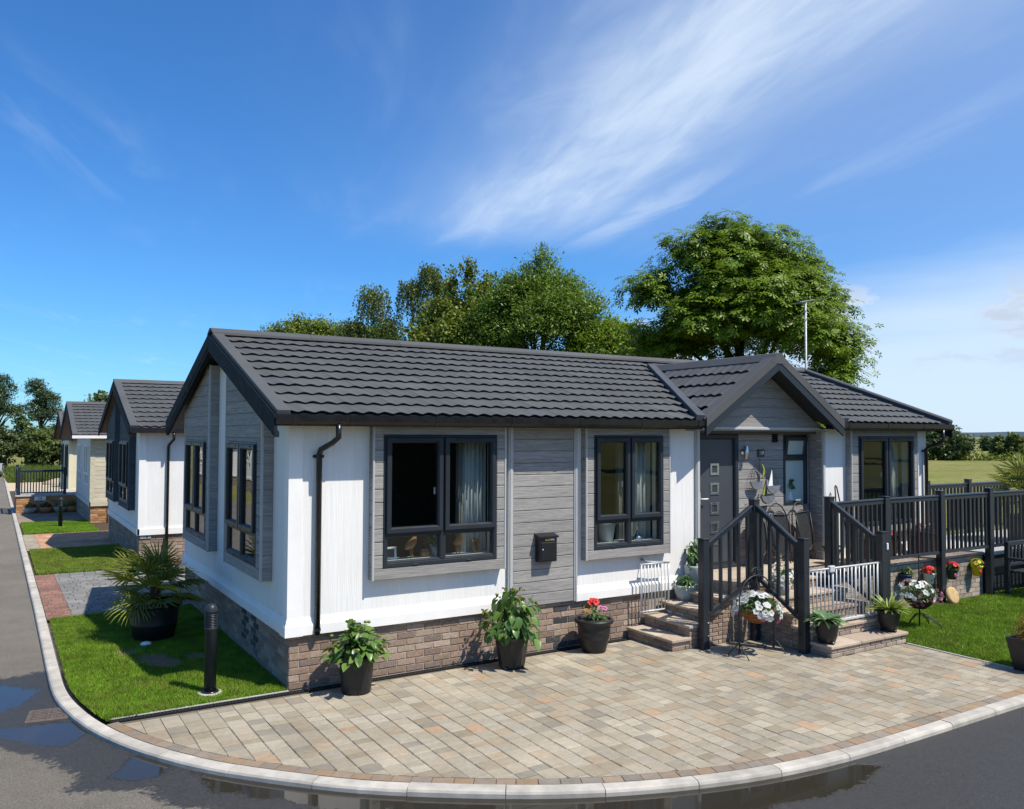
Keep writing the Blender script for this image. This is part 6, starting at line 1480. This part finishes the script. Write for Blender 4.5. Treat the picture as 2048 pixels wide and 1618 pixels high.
# ------------------------------------------------------------------ pots on the terrace, planter and bench at the right
def terracepots():
    def p(x, y, r, h, mat, lab, fol, fl=None, n=10, cat='potted plant', z=DZ):
        c = (x, y, z); t = thing('potted_flowers', c, lab, cat, 'pots behind the terrace railing'); pot_lathe(t, c, [(r*.72, .02), (r*.74, .024), (r*.95, h*.85), (r, h*.86), (r*1.02, h), (r*.9, h), (r*.88, h*.9)], mat, 24, (r*.88, h*.92))
        part(t, 'pot_stand', MB().lathe([(r*.8, 0), (r*.8, .02)], 16, c), 'iron')
        tuft('foliage', t, (x, y, z+h*.9), r*1.15, .16, 160, .06, fol, seed=int(x*7), kind='stuff')
        for k in range(n if fl else 0):
            a = random.uniform(0, 6.28); e = random.uniform(.1, 1.4); d = Vector((math.cos(a)*math.cos(e), math.sin(a)*math.cos(e), math.sin(e))); inst(t, 'flower', fl, (x+d.x*r*1.1, y+d.y*r*1.1, z+h*.95+d.z*.16), aim(d.cross(Vector((.3, .2, 1))), d), 1.0)
    p(8.34, -.35, .12, .22, 'terracotta', 'small terracotta pot behind the gate-side railing', 'leaf_small'); p(8.98, -.40, .15, .34, 'maroon', 'maroon pot with a yellow flower behind the step railing', 'leaf_small', FLY, 3)
    p(9.72, -.35, .18, .36, 'maroon', 'maroon pot with red leaves under the deck-side window', 'leaf_small', FLR, 8); p(10.62, -.40, .25, .38, 'maroon', 'wide maroon pot with dusky pink flowers under the deck-side window', 'leaf_dark', FLP, 16)
    c = (6.32, -1.10, .58); t = thing('potted_flowers', c, 'pot of white flowers on the upper front step behind the railing', 'potted plant'); pot_lathe(t, c, [(.09, 0), (.12, .15), (.11, .15)], 'grey_glaze', 18, (.11, .14)); tuft('foliage', t, (c[0], c[1], c[2]+.14), .17, .26, 260, .05, 'leaf_small', seed=33, kind='stuff')
    for k in range(24):
        a = random.uniform(0, 6.28); e = random.uniform(-.1, 1.4); d = Vector((math.cos(a)*math.cos(e), math.sin(a)*math.cos(e), math.sin(e))); inst(t, 'flower', FLW, (c[0]+d.x*.18, c[1]+d.y*.18, c[2]+.16+d.z*.28), aim(d.cross(Vector((.3, .2, 1))), d), 1.0)
    c = (7.56, -3.64, 0); t = thing('planter', c, 'tall square black planter with an orange conifer at the right edge', 'planter'); w0, w1, h = .130, .19, .37
    def sq(w, z): return [(c[0]-w, c[1]-w, z), (c[0]+w, c[1]-w, z), (c[0]+w, c[1]+w, z), (c[0]-w, c[1]+w, z)]
    V = sq(w0, 0)+sq(w1, h)+sq(w1-.025, h)+sq(w1-.04, h-.06); F = [(0, 3, 2, 1)]+[(a*4+k, a*4+(k+1) % 4, a*4+4+(k+1) % 4, a*4+4+k) for a in range(3) for k in range(4)]
    part(t, 'pot', MB().add(V, F), 'pot_black'); part(t, 'soil', MB().box((c[0]-w1+.03, c[1]-w1+.03, h-.06), (c[0]+w1-.03, c[1]+w1-.03, h-.035)), 'soil')
    stems(t, (c[0], c[1], h), .12, .26, 12, 'bark', .006); tuft('foliage', t, (c[0], c[1], h-.03), .20, .38, 2200, .032, 'leaf_orange', seed=41, kind='stuff', asp=.25, shell=.2)
    # bench, its back to the deck
    c = (12.55, -1.35, 0); t = thing('garden_bench', c, 'dark slatted garden bench half cut off by the right edge', 'bench')
    for x in (11.92, 13.2):
        part(t, 'leg', MB().cbox((x-.035, -1.12, 0), (x+.035, -1.05, .92), .006), 'anthracite'); part(t, 'leg', MB().cbox((x-.035, -1.58, 0), (x+.035, -1.51, .62), .006), 'anthracite'); part(t, 'arm_rest', MB().cbox((x-.04, -1.62, .62), (x+.04, -1.05, .66), .008), 'anthracite')
    for k in range(5): part(t, 'seat_slat', MB().cbox((11.93, -1.58+.095*k, .42), (13.19, -1.50+.095*k, .445), .005), 'anthracite')
    part(t, 'back_rail', MB().cbox((11.95, -1.11, .84), (13.17, -1.06, .92), .008), 'anthracite'); part(t, 'back_rail', MB().cbox((11.95, -1.11, .50), (13.17, -1.06, .56), .008), 'anthracite')
    for k in range(10): x = 12.02+.118*k; part(t, 'back_slat', MB().cbox((x, -1.10, .56), (x+.055, -1.07, .84), .004), 'anthracite')
terracepots()
def deck16pots():
    lab = ['stone trough with orange foliage by the far brick deck', 'bowl with brown foliage by the far brick deck', 'low pot with yellow-green foliage by the far brick deck', 'pot with grassy foliage by the far brick deck']
    for k, (x, m, f) in enumerate(((-1.55, 'stone', 'leaf_orange'), (-1.02, 'terracotta', 'leaf_dark'), (-.55, 'stone', 'leaf_bush'), (-.12, 'terracotta', 'grass_dry'))):
        z = zg(27.7); c = (x, 27.68, z); t = thing('potted_plant', c, lab[k], 'potted plant', 'pots along the far brick deck'); pot_lathe(t, c, [(.15, 0), (.22, .10), (.24, .22), (.20, .22)], m, 16, (.20, .20)); tuft('foliage', t, (x, 27.68, z+.2), .22, .22, 160, .10, f, seed=50+k, kind='stuff')
    z = zg(27.6); solo('boulder', MB().sphere((.62, 27.6, z+.18), (.30, .26, .20), 12, 8), 'stone', 'pale rounded boulder at the end of the far brick deck', 'boulder', smooth=True)
deck16pots()

# ------------------------------------------------------------------ trees
def crown_points(lobes, n, g, lo=.72, hi=1.06, full=False, per=0, cr=.3):
    """leaf positions on the lobes, gathered into twig-sized sprays when per > 0"""
    L = np.array(lobes, float); w = L[:, 3]*L[:, 5]; m = max(8, n//per) if per else n; k = g.choice(len(L), m, p=w/w.sum())
    d = g.normal(size=(m, 3)); d /= np.linalg.norm(d, axis=1)[:, None]
    if not full: low = d[:, 2] < -.35; d[low, 2] *= -1
    q = lo+(hi-lo)*g.random(m)**.6; P = L[k, :3]+d*q[:, None]*L[k, 3:6]
    if not per: return P, d
    j = g.integers(0, m, n); o = np.clip(g.normal(size=(n, 3)), -1.5, 1.5)*cr*g.uniform(.5, 1.2, m)[j][:, None]*np.array([1, 1, .55]); D = d[j]+o/cr*.35+np.array([0, 0, .25])
    return P[j]+o, D/np.linalg.norm(D, axis=1)[:, None]
def palmate(name, P, D, size, mat, g, parent, nl=6):
    """seven-finger leaves, as on a horse chestnut"""
    n = len(P); nr = D*.7+np.array([0, 0, .75])+g.normal(0, .35, (n, 3)); nr /= np.linalg.norm(nr, axis=1)[:, None]
    t = np.cross(nr, g.normal(size=(n, 3))); t /= np.linalg.norm(t, axis=1)[:, None]; b = np.cross(nr, t); s = size*g.uniform(.7, 1.2, n)[:, None]
    Vs = []
    for k in range(nl):
        a = -2.2+4.4*k/(nl-1); ax = t*np.cos(a)+b*np.sin(a)-nr*.12; l = s*(1-.28*abs(a)/2.2); sd = np.cross(ax, nr); sd /= np.linalg.norm(sd, axis=1)[:, None]
        base = P+ax*l*.06; m = P+ax*l*.66-nr*l*.02; Vs.append(np.stack([base, m+sd*l*.17, P+ax*l-nr*l*.05, m-sd*l*.17], 1))
    V = np.stack(Vs, 1).reshape(-1, 3); F = np.arange(len(V)).reshape(-1, 4)
    return npobj(name, V, F, mat, parent)
def trunk(root, c, h, r, lobes, mat='bark', nlimb=7, fork=.35):
    x, y, z = c; mb = MB(); top = z+h
    mb.tube([(x, y, z-.2), (x+.03, y, z+h*.25), (x-.04, y+.05, z+h*.55), (x, y, top)], [r*1.25, r, r*.75, r*.35], 9)
    part(root, 'trunk', mb, mat, True)
    for k, l in enumerate(lobes[:nlimb]):
        s = Vector((x, y, z+h*(fork+.5*k/max(1, nlimb)))); e = Vector(l[:3]); m = (s+e)/2+Vector((0, 0, (e-s).length*.10)); part(root, 'limb', MB().tube([s, m, e, e+(e-m)*.5], [r*.5, r*.30, r*.16, r*.05], 6), mat, True)
def lobes_in(c, rx, ry, rz, n, rl, g, zmin=-.5):
    out = []
    for k in range(n):
        d = g.normal(size=3); d /= np.linalg.norm(d)
        if d[2] < zmin: d[2] = -d[2]
        q = g.uniform(.55, .85); r = rl*g.uniform(.75, 1.25); out.append((c[0]+d[0]*rx*q, c[1]+d[1]*ry*q, c[2]+d[2]*rz*q, r, r, r*.85))
    out.append((c[0], c[1], c[2], rx*.62, ry*.62, rz*.62)); return out
def tree(name, lab, base, cz, rx, rz, nl, rl, n, size, mat, seed, th=None, tr=.18, style='leaf', asp=.5, extra=(), bark='bark', group=None, inner_n=.75, cat='tree', ry=None, up=.6, full=False, per=26, cr=.27, hi=1.10):
    g = np.random.default_rng(seed); t = thing(name, base, lab, cat, group); lobes = lobes_in((base[0], base[1], cz), rx, ry or rx, rz, nl, rl, g, -2 if full else -.5)+[tuple(e) for e in extra]
    trunk(t, base, th or (cz-base[2])*1.0, tr, lobes, bark)
    P, D = crown_points(lobes, n, g, .66, hi, full=full, per=per, cr=cr)
    if style == 'palmate': Pi, Di = crown_points(lobes, int(n*inner_n), g, .25, .70); palmate('crown', np.vstack([P, Pi]), np.vstack([D, Di]), size, mat, g, t)
    else:
        Pi, Di = crown_points(lobes, int(n*inner_n), g, .3, .72); leafcloud('crown', np.vstack([P, Pi]), np.vstack([D, Di]), size, mat, g, parent=t, asp=asp, up=up)
    return t
def trees():
    # horse chestnut, large, right
    b = (19.3, 11.7, zg(11.7)-.15); rtv = Vector((.852, -.524, 0))
    def at(a, d, z, r): p = Vector((b[0], b[1], 0))+rtv*a+Vector((.524, .852, 0))*d; return (p.x, p.y, z, r, r, r*.9)
    ex = [at(-3.1, -.6, 7.3, 1.15), at(-2.9, 0, 5.7, 1.2), at(-1.9, -.8, 8.6, 1.15), at(-.6, -.5, 9.1, 1.2), at(.2, .3, 9.35, .75), at(.9, -.6, 8.7, 1.2), at(2.0, -.4, 7.9, 1.15), at(2.55, -.5, 7.0, 1.0), at(3.1, -.6, 5.6, 1.15), at(3.5, .0, 4.9, .8), at(2.7, -.9, 4.2, 1.1), at(0, -1.8, 6.6, 1.6), at(-1.6, -1.6, 6.2, 1.4), at(1.5, -1.8, 5.8, 1.4), at(-2.4, -.4, 4.2, 1.2), at(0, 0, 4.4, 1.6), at(-3.0, -.3, 3.6, 1.2), at(-1.2, -.9, 3.8, 1.3), at(.9, -.9, 3.8, 1.3), at(-.8, -1.2, 7.6, 1.5), at(1.0, -1.0, 7.2, 1.5), at(2.9, -.2, 3.2, 1.1), at(-2.0, -1.0, 2.9, 1.2), at(0, -1.4, 2.8, 1.3), at(1.8, -1.2, 2.9, 1.2)]
    tree('chestnut_tree', 'broad round horse chestnut tree rising behind the porch roof', b, 6.4, 2.6, 2.3, 12, 1.3, 19000, .235, 'leaf_chestnut', 3, style='palmate', extra=ex, tr=.26, per=6, cr=.27, hi=1.04)
    # sycamore, ash, a dark tree between
    def mk(px, D): return (CAM.x+px[0]*D, CAM.y+px[1]*D, zg(CAM.y+px[1]*D)-.15)
    b = mk((.470, .8827), 34); ax = lambda a, z, r, q=None: (b[0]+.852*a, b[1]-.524*a, z, r, r, q or r)
    tree('sycamore_tree', 'yellow-green sycamore with upright leader shoots left of the ash', b, 5.4, 2.0, 2.3, 16, 1.0, 32000, .145, 'leaf_sycamore', 5, extra=[ax(-.3, 8.6, .28, .75), ax(.35, 8.9, .30, .95), ax(1.05, 8.5, .35, .7), ax(-1.5, 6.6, .7), ax(-1.9, 5.3, .8), ax(1.5, 7.6, .9), ax(2.1, 7.9, .7), ax(1.9, 6.4, 1.0), ax(.7, 7.9, .8), ax(-.7, 7.4, .8), ax(0, 7.4, 1.0), ax(-1.2, 4.2, 1.0), ax(1.0, 4.5, 1.2)], asp=.75)
    b = mk((.547, .837), 32)
    tree('ash_tree', 'tall bright green ash tree left of the horse chestnut', b, 6.3, 2.1, 2.5, 18, 1.0, 38000, .145, 'leaf_ash', 6, extra=[ax(0, 8.5, .9), ax(.3, 9.2, .55, .7), ax(-.9, 8.1, .7), ax(-1.9, 6.4, .9), ax(-1.8, 7.4, .6), ax(1.2, 8.0, .8), ax(2.2, 7.2, .5, .9), ax(1.9, 6.4, .9), ax(2.6, 5.6, .8), ax(1.9, 5.2, .9), ax(.4, 4.8, 1.2), ax(-1.4, 5.4, 1.0)], asp=.36)
    b = mk((.622, .783), 33)
    tree('maple_tree', 'low dark green maple filling the gap between ash and chestnut', b, 4.9, 2.4, 2.1, 18, .95, 28000, .14, 'leaf_chestnut', 7, asp=.7)
    # birch with hanging twigs
    b = mk((.402, .9156), 38); t = thing('birch_tree', b, 'silver birch with drooping twigs and pale leaning stems', 'tree'); g = np.random.default_rng(9)
    rtv2 = np.array([.852, -.524, 0.])
    def st(a0, z0, a1, z1, r):
        p0 = Vector((b[0]+.852*a0, b[1]-.524*a0, z0)); p1 = Vector((b[0]+.852*a1, b[1]-.524*a1, z1)); m = (p0+p1)/2+Vector((0, 0, .25)); part(t, 'stem' if r < .12 else 'trunk', MB().tube([p0, m, p1], [r, r*.7, r*.3], 7), 'birch_bark', True)
    st(1.5, b[2], 1.35, 9.9, .16); st(1.4, b[2]+2, .0, 6.6, .09); st(.0, 6.6, -1.0, 9.0, .05); st(1.3, 3.4, -1.3, 7.2, .08); st(1.4, 5, 2.2, 9.8, .06)
    Ps = []
    for a, z, r, n, ln in ((-1.1, 8.9, .80, 190, 1.7), (-2.0, 7.4, .80, 190, 2.2), (-.4, 7.6, .75, 130, 2.0), (1.4, 10.0, .62, 160, 1.5), (.6, 9.3, .62, 140, 2.0), (2.1, 9.4, .64, 150, 2.0), (1.5, 8.2, .85, 170, 2.3), (-1.3, 6.1, .85, 170, 2.2), (.2, 5.6, .8, 120, 1.8), (1.7, 6.6, .75, 120, 2.0)):
        for k in range(n):
            d = g.normal(size=3); d /= np.linalg.norm(d); d[2] = abs(d[2]); q = g.uniform(.3, 1); s0 = np.array([b[0], b[1], z])+rtv2*a+d*q*np.array([r, r, r*.8]); L = ln*g.uniform(.35, 1); m = int(L*13)
            u = np.linspace(0, 1, m); Ps.append(s0+np.stack([d[0]*.18*u+g.normal(0, .035, m), d[1]*.18*u+g.normal(0, .035, m), -L*u+g.normal(0, .02, m)], 1))
    P = np.vstack(Ps); leafcloud('crown', P, np.tile([0, 0, -.5], (len(P), 1))+g.normal(0, .3, (len(P), 3)), .12, 'leaf_birch', g, parent=t, asp=.6, jit=.5)
    b = mk((.300, .954), 41)
    tree('elder_bush', 'light green flowering elder showing just above the ridge at left', b, 6.3, 1.5, 1.3, 10, .75, 18000, .13, 'leaf_bush', 11, extra=[ax(-1.3, 7.1, .65), ax(-.3, 7.6, .7), ax(.9, 7.4, .8), ax(1.8, 7.1, .8), ax(-2.0, 6.7, .6), ax(0, 5, 1.2)], asp=.6, cat='tree')
    b = mk((.372, .928), 41)
    tree('elder_bush', 'mid green bush between the light elder and the birch', b, 6.2, 1.4, 1.3, 10, .8, 14000, .13, 'leaf_ash', 12, asp=.6, cat='tree', extra=[ax(-.5, 7.3, .65), ax(.6, 7.0, .75)])
    # oak behind the cream home
    tree('oak_tree', 'small oak showing above the roofs of the neighbouring homes', (3.6, 51, -.9), 3.6, 2.4, 1.6, 12, .85, 5200, .26, 'leaf_far', 13, asp=.7, tr=.2)
    # pines and hedge trees at the far end of the road
    for x, y, h, sd, lab in ((-2.6, 92, 8.6, 21, 'tall dark pine at the extreme left beyond the road end'), (1.35, 94, 8.3, 22, 'tall dark pine with open crown beyond the railed deck')):
        g = np.random.default_rng(sd); t = thing('pine_tree', (x, y, -1.1), lab, 'tree', 'pines at the road end'); lobes = []
        for k in range(16):
            z = 4.2+(h-4.6)*k/15; r = 2.0*(1-.62*(k/15))*g.uniform(.55, 1.1); a = g.uniform(0, 6.28); lobes.append((x+r*.75*math.cos(a), y+r*.75*math.sin(a), z, .95*(1.15-.5*k/15), .95*(1.15-.5*k/15), .48))
        trunk(t, (x, y, -1.1), h+.8, .22, lobes, nlimb=12); P, D = crown_points(lobes, 7500, g, per=22, cr=.4); leafcloud('crown', P, D, .30, 'leaf_pine', g, parent=t, asp=.30)
    hl = ['dense green hedge tree at the far left edge', 'round green hedge tree below the left pine', 'grey-green hedge tree between the two pines', 'dark hedge tree below the right pine', 'low dark hedge tree just left of the far park homes', 'pale willow-like bush in front of the right pine']
    for k, (x, y, cz, r, rz, m) in enumerate(((-4.4, 88, 1.8, 2.4, 2.9, 'leaf_far'), (-1.9, 87, 1.2, 2.0, 2.3, 'leaf_far'), (.1, 90, 1.8, 2.0, 2.8, 'leaf_dark'), (2.2, 88, 1.3, 2.1, 2.5, 'leaf_far'), (4.6, 87, 1.0, 2.3, 2.3, 'leaf_dark'), (1.0, 85, 1.3, 1.3, 2.2, 'leaf_birch'))):
        tree('hedge_tree', hl[k], (x, y, -1.1), cz, r, rz, 12, .9, 5200, .28, m, 30+k, asp=.6, group='hedge trees at the road end', tr=.12, full=True)
    # field side at the right
    tree('hawthorn_tree', 'large dark hawthorn standing in the field beyond the deck', (127, 68.5, -1.1), 1.6, 4.0, 2.7, 22, 1.4, 11000, .45, 'leaf_far', 41, cr=.5, asp=.6, tr=.3, ry=3.4, full=True)
    tree('hawthorn_tree', 'smaller olive hawthorn at right of the large field hawthorn', (133, 62.5, -1.1), 1.0, 2.4, 1.9, 10, 1.1, 4000, .5, 'leaf_birch', 42, asp=.6, tr=.2, full=True)
    fl = ['far rounded tree on the field horizon at right of the hawthorns', 'far wide tree on the field horizon near the right edge', 'small far bush in front of the horizon trees', 'farthest tree at the extreme right of the field']
    for k, (a, D, cz, r, rz) in enumerate(((.880, 250, .5, 6.0, 1.9), (.8875, 262, .5, 7.5, 1.7), (.8885, 190, .0, 3.4, 1.2), (.8960, 270, .4, 6, 1.6))):
        c = math.sqrt(1-a*a); tree('field_tree', fl[k], (CAM.x+a*D, CAM.y+c*D, -1.15), cz, r, rz, 14, .9, 3600, .6, 'leaf_far', 50+k, asp=.6, group='far trees across the field', tr=.3, full=True, cr=.6)
    # hedge along the far field edge
    g = np.random.default_rng(60); n = 5200; u = g.random(n); x = 118+44*u; y = 76-50*u+g.normal(0, 1.1, n); z = -1.1+np.abs(g.normal(0, .55, n))
    P = np.stack([x, y, z], 1); h = thing('field_hedge', (140, 51, -1.15), 'low bramble hedge across the far edge of the field', 'hedge'); leafcloud('foliage', P, g.normal(0, .4, (n, 3))+[0, 0, .6], .55, 'leaf_bush', g, parent=h, kind='stuff')
    stb = MB(); [stb.tube([(118+44*q, 76-50*q, -1.2), (118+44*q, 76-50*q, -.5)], .05, 5) for q in np.linspace(.02, .98, 20)]; part(h, 'stems', stb, 'bark', kind='stuff')
    # unseen trees added across the road to darken the front window reflections
    for k, (x, y, r) in enumerate(((18, -44, 5.0), (30, -47, 5.4), (43, -45, 5.0), (57, -48, 5.6), (72, -50, 6.0), (90, -54, 6.2))):
        tree('added_tree', ['first', 'second', 'third', 'fourth', 'fifth', 'sixth'][k]+' from the left of the unseen trees added to darken the front windows', (x, y, -.2), 4.4, r, 3.4, 9, 2.2, 2400, .8, 'leaf_dark', 70+k, asp=.7, group='unseen trees added to darken the front windows', tr=.3)
    hm = thing('added_hedge', (9.5, -16.5, -.17), 'tall unseen hedge added across the front road to darken the largest window', 'hedge')  # unseen hedge, added so the largest window reflects something dark
    n = 9000; g = np.random.default_rng(61); P = np.stack([g.uniform(4, 15, n), -16.5+g.choice([-.6, .6], n)+g.normal(0, .12, n), g.uniform(-.1, 3.3, n)], 1); P[:2500, 2] = 3.3+g.normal(0, .1, 2500); P[:2500, 1] = g.uniform(-17.1, -15.9, 2500)
    part(hm, 'core', MB().box((4.1, -17, -.17), (14.9, -16, 3.2)), 'soil'); leafcloud('foliage', P, np.stack([0*P[:, 0], np.sign(P[:, 1]+16.5), 0*P[:, 0]+.3], 1), .16, 'leaf_dark', g, parent=hm, kind='stuff')
    # hills on the horizon, their bluish colour standing in for distance haze
    V = []; F = []; n = 60
    for i in range(n+1):
        t = i/n; a = 1.12-.42*t; hgt = 13+7*math.sin(t*9)+4*math.sin(t*23+1); c = (math.sin(a), math.cos(a))
        V += [(c[0]*3200, c[1]*3200, -3), (c[0]*3600, c[1]*3600, hgt), (c[0]*4400, c[1]*4400, -3)]
    for i in range(n): F += [(3*i, 3*i+3, 3*i+4, 3*i+1), (3*i+1, 3*i+4, 3*i+5, 3*i+2)]
    npobj('hill', V, F, 'hill', kind='structure', smooth=True)
trees()
# rough grass and spoil at the far end of the road
def farend():
    q = [(-1.9, 62), (7, 62), (7, 84), (-1.9, 84)]; blades('rough_grass', q, 60, .75, 'grass_meadow', z=-.17, w=.05)
    solo('sand_mound', MB().sphere((2.6, 58, -.95), (2.6, 3.0, .55), 16, 8), 'sand', 'pale spoil heap beyond the far railed deck', 'mound', smooth=True)
    V, F = sheet_strips([40, 50, 66], -1.99, 10, -.05); npobj('sandy_plot', V, F, 'sand', kind='structure')
    c = (-2.9, 74, -1.1); t = thing('trailer', c, 'small grey caged trailer parked at the far end of the road', 'trailer')
    part(t, 'bed', MB().box((-4.4, 73, -.62), (-2.2, 75, -.45)), 'galvanised'); part(t, 'cage', MB().box((-4.4, 73, -.45), (-2.2, 73.05, .05)).box((-2.25, 73, -.45), (-2.2, 75, .05)).box((-4.4, 74.95, -.45), (-2.2, 75, .05)), 'trim_grey')
    for x in (-4.0, -2.5): part(t, 'wheel', MB(Fr((x, 73.0, -.80))).lathe([(.30, -.1), (.30, .1), (.2, .12)], 16), 'black_plastic', True)
    part(t, 'draw_bar', MB().tube([(-2.2, 74, -.55), (-1.5, 74, -.6)], .05, 6), 'iron')
farend()
